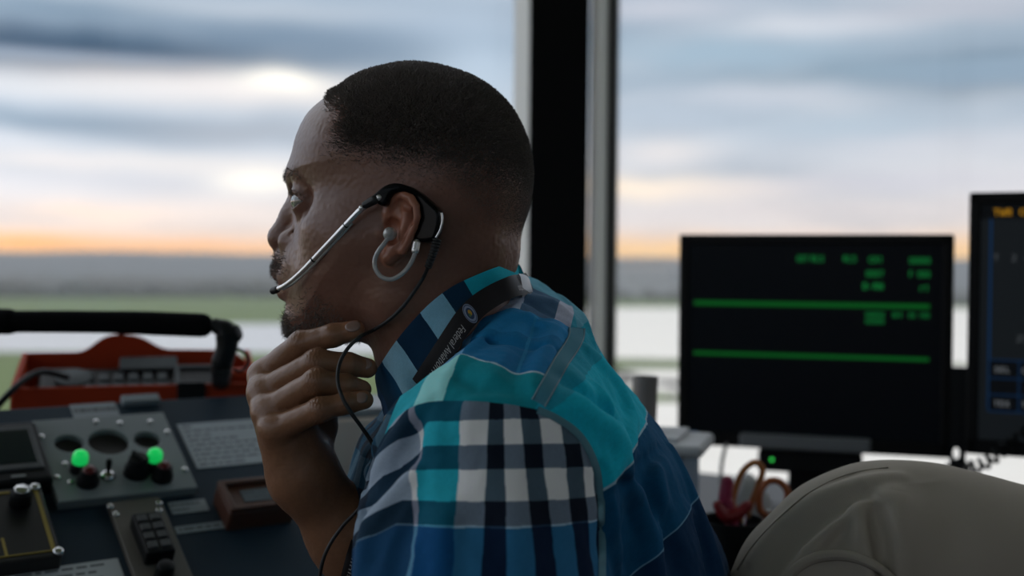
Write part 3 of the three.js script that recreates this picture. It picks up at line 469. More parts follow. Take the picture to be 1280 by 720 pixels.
{
  // pen cup with two pairs of scissors, tray of paper, small things beside the monitor
  const cupAt = at(915, 655, 1.36), cy = cupAt.y - 0.105, o = thing('pen_cup', 'black pen cup holding scissors in front of the monitor', 'cup', [cupAt.x, cy, cupAt.z]);
  mesh('wall', lathe([[0.030, 0], [0.036, 0.11], [0.0385, 0.112], [0.040, 0.11], [0.034, 0.0]], 32), plastic, o); mesh('base', lathe([[0, 0.003], [0.033, 0.003], [0.033, 0], [0, 0]], 32), plastic, o);
  const scissors = (label, color, pts, r, blade) => { const s = thing('scissors', label, 'scissors', [cupAt.x, cy + 0.01, cupAt.z], 0, 'scissors in the pen cup'), m = mat(new THREE.Color(...color), 0.45); for (const P of pts) mesh('handle', tube(P.map(([x, y, d]) => at(x, y, d).sub(s.position)), r, 70, 12, true), m, s); for (const [a, b] of blade) mesh('blade', taperTube([at(...a).sub(s.position), at(...b).sub(s.position)], [0.004, 0.0015], 8, 8), chrome, s); return s; };
  scissors('scissors with a tall orange handle loop in the pen cup', [0.45, 0.16, 0.035], [[[917, 632, 1.37], [921, 606, 1.37], [931, 586, 1.37], [945, 578, 1.37], [953, 587, 1.37], [948, 606, 1.37], [938, 632, 1.37], [930, 650, 1.37]]], 0.0040, [[[934, 640, 1.37], [920, 720, 1.36]]]);
  scissors('scissors with a round orange handle loop beside the tall one', [0.42, 0.11, 0.03], [[[952, 640, 1.35], [950, 616, 1.35], [960, 602, 1.35], [974, 602, 1.35], [984, 614, 1.35], [982, 632, 1.35], [970, 644, 1.35]]], 0.0042, [[[960, 640, 1.35], [930, 720, 1.36]]]);
  const red = thing('red_pliers', 'crimson and pink handled pliers standing in the pen cup', 'pliers', [cupAt.x, cy + 0.01, cupAt.z]), rp = (x, y, d) => at(x, y, d).sub(red.position);
  mesh('handle', taperTube([rp(909, 602, 1.35), rp(907, 625, 1.35), rp(914, 650, 1.35), rp(920, 690, 1.36)], [0.0075, 0.009, 0.008, 0.005], 24, 14), mat(new THREE.Color(0.30, 0.02, 0.07), 0.4), red); mesh('handle', taperTube([rp(897, 632, 1.34), rp(908, 645, 1.34), rp(925, 640, 1.34), rp(934, 632, 1.34)], [0.006, 0.008, 0.008, 0.006], 24, 14), mat(new THREE.Color(0.26, 0.015, 0.02), 0.4), red);
  const tr = at(800, 548, 1.42), tray = thing('paper_tray', 'pale grey tray edge with papers behind the man\'s back', 'tray', [tr.x, tr.y - 0.012, tr.z], -0.3), pale = mat(new THREE.Color(0.60, 0.60, 0.62), 0.45);
  mesh('tray', box(0.19, 0.016, 0.12, 0.007, 3), pale, tray, [-0.008, 0.008, 0]); mesh('papers', box(0.15, 0.006, 0.10, 0.001), mat('#c9c9cc', 0.8), tray, [-0.02, 0.019, 0]); mesh('support', box(0.06, tr.y - 0.012 - 0.0, 0.06, 0.004), darkPaint, tray, [-0.03, -(tr.y - 0.012) / 2, -0.02]);
  const cu = at(806, 535, 1.43), cup = thing('thermos_cup', 'grey-brown cup standing on the pale tray', 'cup', [cu.x, tr.y + 0.010, cu.z]); mesh('body', lathe([[0, 0], [0.0145, 0], [0.016, 0.055], [0.0165, 0.068], [0.0145, 0.068], [0.0135, 0.005], [0, 0.005]], 28), mat(new THREE.Color(0.20, 0.18, 0.17), 0.5), cup);
  const bi = at(856, 580, 1.40), bn = thing('blue_binder', 'blue binder spine standing beside the paper tray', 'binder', [bi.x - 0.014, DESK_Y, bi.z], -0.3); mesh('cover', box(0.022, bi.y + 0.02 - DESK_Y, 0.16, 0.004), mat(new THREE.Color(0.03, 0.12, 0.24), 0.5), bn, [0, (bi.y + 0.02 - DESK_Y) / 2, -0.08]);
  const wp = at(932, 610, 1.62), wb = thing('white_pouch', 'crumpled white paper pouch on the desk behind the scissors', 'pouch', [wp.x, DESK_Y, wp.z]); { const g = new THREE.IcosahedronGeometry(1, 4), P = g.attributes.position; for (let i = 0; i < P.count; i++) { const k = 1 + 0.25 * nz(P.getX(i) * 2.3, P.getY(i) * 2.3, P.getZ(i) * 2.3 + 4); P.setXYZ(i, P.getX(i) * k * 0.035, P.getY(i) * k * (wp.y + 0.02 - DESK_Y) * 0.5, P.getZ(i) * k * 0.035); } const h = mergeVertices(g.deleteAttribute('normal').deleteAttribute('uv'), 1e-5); h.computeVertexNormals(); mesh('pouch', h, mat(new THREE.Color(0.55, 0.55, 0.57), 0.6), wb, [0, (wp.y + 0.02 - DESK_Y) * 0.5, 0]); }
  const cb = thing('grey_cable', 'thin grey cable hanging down beside the monitor stand', 'cable', at(902, 640, 1.72)); mesh('cable', tube([[908, 555, 1.78], [903, 575, 1.75], [901, 600, 1.73], [903, 640, 1.72]].map((q) => at(...q).sub(cb.position)), 0.003, 30, 8), mat(new THREE.Color(0.2, 0.2, 0.2), 0.6), cb);
}

// ---------------------------------------------------------------- the seated man: head frame
// Modelled in the lens's axes (x right, y up, z back), moved to the room at the end.
const YAW = 13 * Math.PI / 180, HC = Math.cos(YAW), HS = Math.sin(YAW), HD = 0.93;
const HO = lens(528, 288, HD).toArray();
// head axes: forward, up, towards his left ear
const toHead = (x, y, z) => { x -= HO[0]; y -= HO[1]; z -= HO[2]; return [-HC * x - HS * z, y, -HS * x + HC * z]; };
const fromHead = (f, u, l) => [HO[0] - HC * f - HS * l, HO[1] + u, HO[2] - HS * f + HC * l];
// head coordinates of what is seen at (px, py) with a given distance l from the middle plane
function hp(px, py, l = 0) {
  const k = (px - 640) / FOCAL, f = (HO[0] - HS * l - k * (HD - HC * l)) / (HC + k * HS), depth = HD + HS * f - HC * l;
  return [f, -(py - 360) / FOCAL * depth - HO[1], l];
}
const hv = (px, py, l) => V(...fromHead(...hp(px, py, l)));

const skullField = outlineField([
  [398, 137], [385, 155], [377, 174], [372, 192], [368, 207], [366, 219], [369, 231], [374, 243], [379, 258], [381, 278], [378, 298], [372, 316], [368, 332], [367, 348], [368, 362], [369, 376], [370, 390], [372, 404], [381, 416], [394, 424],
  [430, 428], [462, 426], [505, 412], [560, 392], [605, 345], [638, 300], [653, 270], [660, 238], [659, 205], [648, 166], [629, 131], [600, 106], [560, 91], [520, 86], [472, 96], [434, 113]].map(([x, y]) => hp(x, y).slice(0, 2)));

const eyeAt = hp(384, 251.5, 0.0325), EYE = 0.0125;
const NOSE = { root: hp(377, 244), bridge: hp(369, 268), tip: hp(353.3, 297), foot: hp(358, 309), wing: hp(362.5, 302, 0.0160) };
const LIP = { up: hp(352, 340), upSide: hp(359, 345, 0.014), low: hp(358, 364.5), lowSide: hp(366, 361, 0.014), corner: hp(379, 354, 0.027), philtrum: hp(360, 325) };
const CHIN = hp(385, 404), JAW = hp(492, 378, 0.052);
// the ear, drawn on a plate that stands off the head at its rear edge
const earL = (f) => 0.0735 + (0.012 - f) * 0.32;
const ep = (px, py, lift = 0) => { let l = 0.078, p; for (let k = 0; k < 4; k++) { p = hp(px, py, l); l = earL(p[0]) + lift; } return hp(px, py, l); };
const path = (pts, lift) => pts.map(([x, y, h = 0]) => ep(x, y, lift + h));
const HELIX = path([[488, 279, -0.004], [486, 266, -0.002], [489, 253], [495, 246], [504, 243.5], [513, 248], [519.5, 258], [521, 271], [517, 285], [510, 301], [503, 314]], 0.002);
const ANTI = path([[506, 254, -0.002], [508, 266], [507, 279], [503, 291], [497, 302], [490, 308, -0.002]], 0.0015);
const PLATE = [ep(505, 262, -0.004), ep(505, 280, -0.004), ep(497, 303, -0.004)];
const LOBE = [ep(497, 312, -0.001), ep(486, 322, -0.001)], TRAGUS = ep(477, 291, -0.004);
function chain(x, y, z, pts, r) { let d = 1e9; for (let i = 0; i + 1 < pts.length; i++) d = Math.min(d, cone(x, y, z, pts[i], pts[i + 1], r[Math.min(i, r.length - 1)], r[Math.min(i + 1, r.length - 1)])); return d; }
const NECK = [hp(545, 335), hp(568, 432)], NAPE = hp(604, 314);

function earField(f, u, a) {
  let d = cone(f, u, a, PLATE[0], PLATE[1], 0.0105, 0.011); d = smin(d, cone(f, u, a, PLATE[1], PLATE[2], 0.011, 0.0075), 0.004);
  // thin the plate: keep only what is near its plane
  const off = a - earL(f) + 0.003; d = smax(d, Math.abs(off) - 0.0035, 0.003);
  d = smin(d, cone(f, u, a, LOBE[0], LOBE[1], 0.0055, 0.0055), 0.007);
  d = smin(d, chain(f, u, a, HELIX, [0.0026, 0.0028, 0.003, 0.003, 0.0032, 0.0034, 0.0034, 0.0032, 0.003]), 0.003);
  d = smin(d, chain(f, u, a, ANTI, [0.002, 0.0028, 0.003, 0.003, 0.0032]), 0.004);
  return d;
}
const CONCHA = [ep(490, 284, 0.001), ep(492, 296, 0.001)], FOSSA = [ep(500, 255, 0.0035), ep(513, 262, 0.004), ep(514, 279, 0.004)];
function headField(f, u, l) {
  const a = Math.abs(l);
  // skull and jaw: an outline swollen to the width of a head
  const d2 = skullField(f, u), low = sstep(-0.01, -0.085, u), R = lerp(0.078, 0.055, low), front = sstep(0.03, 0.11, f);
  const W = lerp(lerp(0.0765, 0.066, front), lerp(0.060, 0.046, front), low) - 0.004 * sstep(0.04, 0.0, Math.abs(u - 0.03)) * sstep(0.0, 0.06, f);
  const q = Math.max(0, 1 + d2 / R), w = a / W;
  const e = lerp(2.3, 2.0, front);
  let d = R * (Math.pow(Math.pow(q, e) + Math.pow(w, e), 1 / e) - 1);
  if (d > 0.07) return Math.min(d - 0.02, cone(f, u, a, NECK[0], NECK[1], 0.064, 0.066));
  // brow, cheekbone, muzzle, chin, jaw corner
  d = smin(d, cone(f, u, a, hp(373, 225, 0.006), hp(380, 226, 0.034), 0.0075, 0.007), 0.016);
  d = smin(d, egg(f, u, a, hp(424, 284, 0.050), 0.024, 0.013, 0.013), 0.026);
  d = smin(d, egg(f, u, a, hp(383, 344), 0.021, 0.026, 0.026), 0.014);
  d = smin(d, cone(f, u, a, hp(384, 262, 0.012), hp(385, 312, 0.022), 0.009, 0.0105), 0.016);
  d = smin(d, egg(f, u, a, CHIN, 0.018, 0.016, 0.022), 0.016);
  d = smin(d, ball(f, u, a, JAW, 0.012), 0.03);
  // eye sockets
  d = smax(d, -egg(f, u, a, hp(367, 248, 0.036), 0.0115, 0.010, 0.018), 0.014);
  d = smax(d, -egg(f, u, a, hp(374, 252, 0.049), 0.012, 0.010, 0.012), 0.012);
  // eyelids round the ball, open in front
  const e0 = f - eyeAt[0], ey = u - eyeAt[1], e1 = a - eyeAt[2], er = Math.hypot(e0, ey, e1), ex = 0.85 * e0 + 0.527 * e1, ez = 0.85 * e1 - 0.527 * e0;
  if (er < 0.03) {
    let lid = er - (EYE + 0.0016 + 0.0012 * sstep(0.2, 0.6, ey / Math.max(er, 1e-6)));
    const slope = Math.atan2(ey + 0.1 * ez, Math.max(ex, 1e-5)), side = clamp(Math.abs(ez - 0.001) / 0.0118), shut = 1 - side * side * side, open = 0.50 * shut, below = 0.46 * shut;
    lid = smax(lid, Math.min(slope + below, open - slope) * EYE * 0.9 - 0.0003, 0.0012);
    lid = smax(lid, -(er - EYE + 0.0005), 0.0006);
    d = smin(d, lid, 0.009);
    d = smax(d, -(Math.max(er - (EYE + 0.0002), -Math.min(slope + below, open - slope) * EYE)), 0.0006);
  }
  // nose
  let n = cone(f, u, a, NOSE.root, NOSE.bridge, 0.0090, 0.0108);
  n = smin(n, cone(f, u, a, NOSE.bridge, NOSE.tip, 0.0104, 0.0128), 0.008);
  n = smin(n, ball(f, u, a, NOSE.wing, 0.0100), 0.006);
  n = smin(n, cone(f, u, a, NOSE.tip, NOSE.foot, 0.007, 0.006), 0.006);
  d = smin(d, n, 0.010);
  d = smax(d, -cone(f, u, a, hp(372, 290, 0.0235), hp(375, 306, 0.0265), 0.0016, 0.0026), 0.007);
  d = smax(d, -egg(f, u, a, hp(357, 314, 0.008), 0.0065, 0.0036, 0.0036), 0.003);
  // lips
  d = smin(d, cone(f, u, a, LIP.philtrum, LIP.up, 0.0085, 0.0070), 0.010);
  d = smin(d, cone(f, u, a, LIP.philtrum, hp(372, 330, 0.02), 0.008, 0.008), 0.010);
  let m = cone(f, u, a, LIP.up, LIP.upSide, 0.0076, 0.007); m = smin(m, cone(f, u, a, LIP.upSide, LIP.corner, 0.007, 0.003), 0.003);
  d = smin(d, m, 0.005);
  m = cone(f, u, a, LIP.low, LIP.lowSide, 0.0084, 0.0078); m = smin(m, cone(f, u, a, LIP.lowSide, LIP.corner, 0.0078, 0.003), 0.003);
  d = smin(d, m, 0.0035);
  // ear, its hollow and its folds
  if (a > 0.045 && f < 0.06 && f > -0.06 && Math.abs(u) < 0.07) {
    d = smin(d, earField(f, u, a), 0.004);
    d = smin(d, ball(f, u, a, TRAGUS, 0.0052), 0.005);
    d = smax(d, -cone(f, u, a, CONCHA[0], CONCHA[1], 0.0072, 0.0068), 0.003);
    d = smax(d, -chain(f, u, a, FOSSA, [0.0024, 0.0022, 0.0018]), 0.002);
  }
  // neck with the fold at the nape
  let k = cone(f, u, a, NECK[0], NECK[1], 0.060, 0.058);
  k = smin(k, cone(f, u, a, hp(515, 345, 0.03), hp(520, 455, 0.016), 0.019, 0.017), 0.035);
  k = smin(k, cone(f, u, a, hp(520, 400), hp(523, 460), 0.026, 0.024), 0.03);
  k = smin(k, cone(f, u, a, NAPE, [NAPE[0], NAPE[1], 0.02], 0.026, 0.024), 0.02);
  d = smin(d, k, 0.016);
  return d + 0.00022 * nz(f * 260, u * 260, l * 260) + 0.00022 * nz(f * 60, u * 60, l * 60);
}
const skinTone = [0.205, 0.098, 0.068];
// where hair grows: 0 on bare skin to 1 in full hair
const HAIRLINE = [[394, 131], [411, 139], [416, 152], [413, 166], [408, 180], [416, 196], [440, 206], [470, 212], [510, 222], [545, 236], [575, 250], [605, 270], [630, 284], [655, 292]].map(([x, y], i) => hp(x, y, i < 1 ? 0.02 : 0.062).slice(0, 2));
const hairCurve = new THREE.CatmullRomCurve3(HAIRLINE.map(([f, u]) => V(f, u, 0)), false, 'centripetal').getSpacedPoints(160);
function hairHeight(f, u) {   // distance above the hairline, measured on the side of the head
  let best = 1e9, s = 1;
  for (let i = 0; i + 1 < hairCurve.length; i++) {
    const p = hairCurve[i], q = hairCurve[i + 1], ex = q.x - p.x, ey = q.y - p.y, t = clamp(((f - p.x) * ex + (u - p.y) * ey) / (ex * ex + ey * ey)), dx = f - p.x - ex * t, dy = u - p.y - ey * t, d = dx * dx + dy * dy;
    if (d < best) { best = d; s = ex * (u - p.y) - ey * (f - p.x) < 0 ? 1 : -1; }
  }
  return Math.sqrt(best) * s;
}
const topFront = HAIRLINE[0];
function hairDensity(f, u, l) {
  const a = Math.abs(l), h = hairHeight(f, u - 0.35 * Math.max(0, 0.055 - a) * sstep(0.02, 0.07, f));
  const sharp = sstep(0.055, 0.075, f) * sstep(0.055, 0.075, u), fade = lerp(f < -0.05 ? 0.016 : 0.032, 0.002, sharp);
  return sstep(lerp(-0.012, -0.001, sharp), fade, h + lerp(0.005, 0.0015, sharp) * nz(f * 90, u * 90, l * 90));
}
function beardDensity(f, u, l) {
  const a = Math.abs(l), chin = Math.exp(-(((f - CHIN[0] - 0.006) / 0.02) ** 2) - ((u - CHIN[1] + 0.008) / 0.014) ** 2 - (a / 0.026) ** 2);
  const lip = Math.exp(-(((u - hp(354, 333)[1]) / 0.0085) ** 2) - (a / 0.026) ** 4) * sstep(0.10, 0.116, f);
  const side = Math.exp(-(((f - 0.075) / 0.018) ** 2) - ((u - CHIN[1] - 0.004) / 0.014) ** 2) * 0.7;
  return clamp(Math.max(chin * 1.5, lip, side));
}
const headGeometry = (() => {
  const f = (x, y, z) => { const h = toHead(x, y, z); return headField(h[0], h[1], h[2]); };
  const a = lens(325, 72, 0.93), b = lens(690, 480, 0.93);
  const g = fieldMesh(f, [a.x - 0.012, b.y, -HD - 0.115], [b.x, a.y + 0.01, -HD + 0.115], 0.0014);
  return paint(g, (x, y, z) => {
    const [p, q, r] = toHead(x, y, z), n = nz(p * 420, q * 420, r * 420), blot = fbm(p * 26, q * 26, r * 26, 3);
    let c = skinTone.map((v, k) => v * (1 + 0.22 * blot + 0.1 * n * (k ? 1 : 0.7)));
    const ear = sstep(0.004, 0.0015, Math.min(earField(p, q, Math.abs(r)), ball(p, q, Math.abs(r), TRAGUS, 0.004)));
    c = [c[0] * (1 + 0.75 * ear), c[1] * (1 + 0.45 * ear), c[2] * (1 + 0.3 * ear)];
    const lips = Math.exp(-(((q - hp(352, 355)[1]) / 0.009) ** 2)) * sstep(0.105, 0.125, p) * sstep(0.026, 0.018, Math.abs(r));
    c = [c[0] * (1 + 0.1 * lips), c[1] * (1 - 0.15 * lips), c[2]];
    return c;
  });
})();

// ---------------------------------------------------------------- his right hand under the chin, and the forearm
const hx = (px, py, d) => lens(px, py, d).toArray();
const FINGERS = [   // knuckle, middle joint, end joint, tip
  { p: [hx(330, 469, 0.908), hx(377, 430, 0.890), hx(417, 419, 0.880), hx(444, 412, 0.879)], r: [0.0118, 0.0102, 0.0089, 0.0076] },
  { p: [hx(330, 491, 0.893), hx(396, 453, 0.873), hx(436, 456, 0.879), hx(459, 460, 0.886)], r: [0.0118, 0.0104, 0.0091, 0.0079] },
  { p: [hx(335, 514, 0.878), hx(396, 477, 0.858), hx(432, 482, 0.866), hx(452, 487, 0.873)], r: [0.0112, 0.0100, 0.0087, 0.0076] },
  { p: [hx(345, 537, 0.866), hx(400, 512, 0.848), hx(432, 504, 0.852), hx(455, 500, 0.857)], r: [0.0108, 0.0090, 0.0080, 0.0072] },
];
const THUMB = { p: [hx(392, 572, 0.905), hx(401, 535, 0.918), hx(410, 488, 0.925), hx(420, 452, 0.925)], r: [0.0150, 0.0125, 0.0100, 0.0085] };
const WRIST = [hx(368, 588, 0.886), hx(384, 598, 0.893)], FORE = [hx(380, 600, 0.889), hx(440, 668, 0.915), hx(545, 800, 0.965)];
function handField(x, y, z) {
  const far = cone(x, y, z, FINGERS[1].p[0], WRIST[0], 0.06, 0.05); if (far > 0.10) { const q = cone(x, y, z, FORE[0], FORE[2], 0.026, 0.045); return Math.min(far, q); }
  let palm = 1e9, d = 1e9;
  FINGERS.forEach((F, i) => {
    const root = [0, 1, 2].map((k) => lerp(WRIST[0][k], WRIST[1][k], i < 2 ? 0.8 : 0.2));
    palm = smin(palm, cone(x, y, z, F.p[0], root, F.r[0] * 1.02, 0.0165), 0.016);
  });
  palm = smin(palm, cone(x, y, z, hx(372, 535, 0.885), WRIST[1], 0.013, 0.014), 0.02);
  palm = smin(palm, cone(x, y, z, THUMB.p[0], THUMB.p[1], THUMB.r[0], THUMB.r[1]), 0.012);
  for (const F of FINGERS) {
    let f = cone(x, y, z, F.p[0], F.p[1], F.r[0], F.r[1]);
    f = smin(f, cone(x, y, z, F.p[1], F.p[2], F.r[1], F.r[2]), 0.004);
    f = smin(f, cone(x, y, z, F.p[2], F.p[3], F.r[2], F.r[3]), 0.004);
    // creases over the joints
    const j = Math.hypot(x - F.p[1][0], y - F.p[1][1], z - F.p[1][2]), ax = [0, 1, 2].map((k) => F.p[2][k] - F.p[0][k]), al = Math.hypot(...ax), s = ((x - F.p[1][0]) * ax[0] + (y - F.p[1][1]) * ax[1] + (z - F.p[1][2]) * ax[2]) / al;
    f += 0.00022 * Math.sin(s * 2600 + 2 * nz(x * 300, y * 300, z * 300)) * sstep(0.016, 0.009, j) * sstep(0.011, 0.004, Math.abs(s)) - 0.0004 * sstep(0.014, 0.006, j);
    d = smin(d, f, 0.0012);
  }
  let t = cone(x, y, z, THUMB.p[1], THUMB.p[2], THUMB.r[1], THUMB.r[2]); t = smin(t, cone(x, y, z, THUMB.p[2], THUMB.p[3], THUMB.r[2], THUMB.r[3]), 0.004);
  d = smin(d, t, 0.003);
  d = smin(d, palm, 0.006);
  let arm = cone(x, y, z, FORE[0], FORE[1], 0.0215, 0.0325); arm = smin(arm, cone(x, y, z, FORE[1], FORE[2], 0.0325, 0.043), 0.02);
  d = smin(d, arm, 0.02);
  return d + 0.0003 * nz(x * 110, y * 110, z * 110) + 0.00012 * nz(x * 420, y * 420, z * 420);
}
const handGeometry = (() => {
  const a = lens(300, 385, 0.9), b = lens(520, 770, 0.9);
  const fine = fieldMesh(handField, [a.x, b.y, -0.98], [b.x + 0.005, a.y, -0.82], 0.0013);
  return paint(fine, (x, y, z) => {
    const n = nz(x * 420, y * 420, z * 420), blot = fbm(x * 30, y * 30, z * 30, 3); let tip = 0;
    for (const F of FINGERS) { tip = Math.max(tip, sstep(0.014, 0.006, Math.hypot(x - F.p[3][0], y - F.p[3][1], z - F.p[3][2]))); }
    return [0.235, 0.112, 0.060].map((v, k) => v * (1 + 0.2 * blot + 0.1 * n + tip * [0.5, 0.35, 0.3][k]));
  });
})();

// ---------------------------------------------------------------- his checked shirt
const TORSO_D = 0.985;
const torsoOutline = outlineField([
  [600, 372], [646, 356], [692, 373], [720, 397], [738, 432], [770, 466], [800, 501], [830, 546], [860, 601], [889, 661], [911, 721], [930, 800], [942, 900], [930, 1010],
  [700, 1060], [470, 1010], [440, 900], [430, 780], [427, 700], [421, 650], [425, 622], [437, 588], [446, 560], [456, 536], [477, 514], [488, 500], [530, 450], [570, 400]].map(([x, y]) => [(x - 640) / FOCAL * TORSO_D, -(y - 360) / FOCAL * TORSO_D]), 0.002);
const SLEEVE_O = hx(610, 572, 0.79), SHOULDER = hx(622, 590, 0.802), ELBOW = hx(588, 1060, 0.755), ARM_MID = hx(598, 740, 0.778), FAR_SHOULDER = hx(620, 520, 1.16), FAR_ELBOW = hx(545, 800, 0.985);
// folds: ridges in the cloth, each along a line of points, with a width and a height
let FOLDS = [];
function foldLift(x, y, z) {
  let s = 0;
  for (const F of FOLDS) {
    if (Math.abs(x - F.c[0]) > F.reach || Math.abs(y - F.c[1]) > F.reach || Math.abs(z - F.c[2]) > F.reach) continue;
    let best = 1e9, along = 0;
    for (let i = 0; i + 1 < F.p.length; i++) {
      const a = F.p[i], b = F.p[i + 1], ex = b[0] - a[0], ey = b[1] - a[1], ez = b[2] - a[2], t = clamp(((x - a[0]) * ex + (y - a[1]) * ey + (z - a[2]) * ez) / (ex * ex + ey * ey + ez * ez)), d = Math.hypot(x - a[0] - ex * t, y - a[1] - ey * t, z - a[2] - ez * t);
      if (d < best) { best = d; along = (i + t) / (F.p.length - 1); }
    }
    const e = best / F.w; if (e < 3) s += F.h * Math.exp(-e * e) * Math.sqrt(Math.max(0, Math.sin(Math.PI * clamp(along * 0.9 + 0.05))));
  }
  return s;
}
function clothBase(x, y, z) {
  const d2 = torsoOutline(x, y), low = sstep(-0.05, -0.25, y), R = lerp(0.10, 0.135, low), W = lerp(0.125, 0.175, sstep(0.02, -0.16, y));
  const q = Math.max(0, 1 + d2 / R), w = Math.abs(z + TORSO_D) / W;
  let d = R * (Math.sqrt(q * q + w * w) - 1);
  d = smin(d, cone(x, y, z, hx(640, 462, 0.935), SHOULDER, 0.038, 0.066), 0.045);
  d = smin(d, cone(x, y, z, hx(660, 472, 0.93), hx(658, 560, 0.82), 0.046, 0.062), 0.05);
  let arm = cone(x, y, z, SHOULDER, ARM_MID, 0.071, 0.085); arm = smin(arm, cone(x, y, z, ARM_MID, ELBOW, 0.085, 0.064), 0.03);
  arm = smin(arm, cone(x, y, z, hx(572, 574, 0.81), hx(585, 740, 0.79), 0.056, 0.08), 0.03);
  d = smin(d, arm, 0.028);
  if (z < -0.93) { d = smin(d, cone(x, y, z, FAR_SHOULDER, FAR_ELBOW, 0.068, 0.062), 0.03); d = smin(d, cone(x, y, z, hx(612, 432, 1.0), FAR_SHOULDER, 0.05, 0.067), 0.05); }
  return d;
}
const shirtField = (x, y, z) => {
  const d = clothBase(x, y, z);
  if (d > 0.05 || d < -0.05) return d;
  return d - foldLift(x, y, z) + 0.0030 * nz(x * 21, y * 17, z * 21) + 0.0016 * nz(x * 55 + 9, y * 38, z * 55) + 0.0005 * nz(x * 150, y * 110 + 3, z * 150);
};
function march(f, px, py, from = 0.5, to = 1.4) {   // where the line of sight through (px, py) meets a field
  const v = lens(px, py, 1); let t = from;
  for (let i = 0; i < 220 && t < to; i++) { const d = f(v.x * t, v.y * t, v.z * t); if (d < 0.0002) return v.clone().multiplyScalar(t).toArray(); t += Math.max(0.0004, d * 0.6); }
  return v.multiplyScalar(to).toArray();
}
const onCloth = (px, py) => march(clothBase, px, py);
function fold(pts, w, h) { const p = pts.map(([x, y]) => onCloth(x, y)), c = [0, 1, 2].map((k) => p.reduce((s, q) => s + q[k], 0) / p.length); FOLDS.push({ p, w, h, c, reach: Math.max(...p.map((q) => Math.hypot(q[0] - c[0], q[1] - c[1], q[2] - c[2]))) + 3 * w }); }
// over the shoulder blade and down the back
fold([[690, 500], [730, 512], [765, 540], [782, 575]], 0.0108, 0.0126);
fold([[735, 440], [770, 480], [788, 520], [786, 565]], 0.0072, 0.0147);
fold([[700, 470], [740, 500], [775, 530]], 0.0081, -0.0126);
fold([[782, 585], [795, 625], [810, 670], [824, 720]], 0.0081, 0.0147);
fold([[758, 620], [764, 660], [768, 720]], 0.0090, 0.0105);
fold([[808, 600], [835, 660], [850, 720]], 0.0108, -0.0105);
fold([[838, 560], [865, 620], [884, 670], [900, 720]], 0.0063, 0.0105);
fold([[870, 650], [884, 690], [892, 730]], 0.0045, -0.0084);
fold([[752, 590], [757, 640], [755, 700]], 0.0063, -0.0167);
// below the collar
fold([[602, 384], [640, 372], [690, 380], [724, 408]], 0.0054, 0.0105);
fold([[660, 378], [690, 392], [730, 425]], 0.0036, -0.0084);
fold([[570, 425], [610, 402], [660, 396], [706, 420]], 0.0054, 0.0073);
fold([[560, 440], [620, 425], [690, 436]], 0.0054, -0.0063);
fold([[700, 372], [726, 396], [741, 428]], 0.0040, 0.0084);
fold([[650, 384], [620, 405], [590, 440]], 0.0054, 0.0068);
fold([[680, 392], [660, 425], [640, 470]], 0.0063, -0.0068);
fold([[700, 410], [684, 440], [668, 480]], 0.0054, 0.0068);
fold([[600, 420], [575, 450], [550, 490]], 0.0063, 0.0054);
fold([[560, 465], [600, 480], [650, 488]], 0.0072, -0.0054);
fold([[745, 480], [770, 520], [776, 560], [765, 600]], 0.0072, 0.0081);
fold([[770, 610], [800, 590], [826, 560]], 0.0063, -0.0081);
fold([[820, 580], [828, 630], [826, 680]], 0.0081, 0.0081);
// front of the sleeve
fold([[530, 505], [500, 545], [470, 590]], 0.0072, 0.0126);
fold([[524, 530], [505, 580], [478, 615], [456, 640]], 0.0072, -0.0105);
fold([[515, 590], [490, 625], [462, 660], [455, 700]], 0.0072, 0.0126);
fold([[520, 640], [500, 680], [492, 720]], 0.0072, -0.0105);
fold([[506, 500], [478, 545], [462, 590], [452, 640]], 0.0054, 0.0084);
fold([[560, 640], [552, 690], [556, 740]], 0.0090, 0.0063);
fold([[640, 600], [644, 660], [650, 730]], 0.0126, 0.0063);

const shirtWhole = fieldMesh(shirtField, [-0.19, -0.47, -1.24], [0.26, 0.03, -0.63], 0.0026);
// the seams cut it into sleeve, yoke, back and front
const picture = (x, y, z) => [640 + FOCAL * x / -z, 360 - FOCAL * y / -z];
function besideLine(pts) {   // signed distance to an open line, positive on its left going along it
  return (px, py) => {
    let best = 1e9, s = 1;
    for (let i = 0; i + 1 < pts.length; i++) {
      const [ax, ay] = pts[i], [bx, by] = pts[i + 1], ex = bx - ax, ey = by - ay, t = clamp(((px - ax) * ex + (py - ay) * ey) / (ex * ex + ey * ey)), dx = px - ax - ex * t, dy = py - ay - ey * t, d = dx * dx + dy * dy;
      if (d < best - 1e-6) { best = d; s = ex * dy - ey * dx < 0 ? 1 : -1; }
    }
    return Math.sqrt(best) * s;
  };
}
const smoothLine = (pts, n = 40) => new THREE.CatmullRomCurve3(pts.map(([x, y]) => V(x, y, 0)), false, 'centripetal').getSpacedPoints(n).map((p) => [p.x, p.y]);
const ARMHOLE = [...smoothLine([[438, 780], [443, 660], [459, 592], [480, 545], [504, 515], [532, 503], [575, 501], [625, 504], [669, 511]], 30), ...smoothLine([[672, 512.5], [694, 522], [724, 544], [743, 578], [751, 620], [753, 680], [752, 780]], 30)];
const YOKE = smoothLine([[700, 340], [716, 385], [721, 418], [700, 455], [669, 511], [640, 560]], 30);

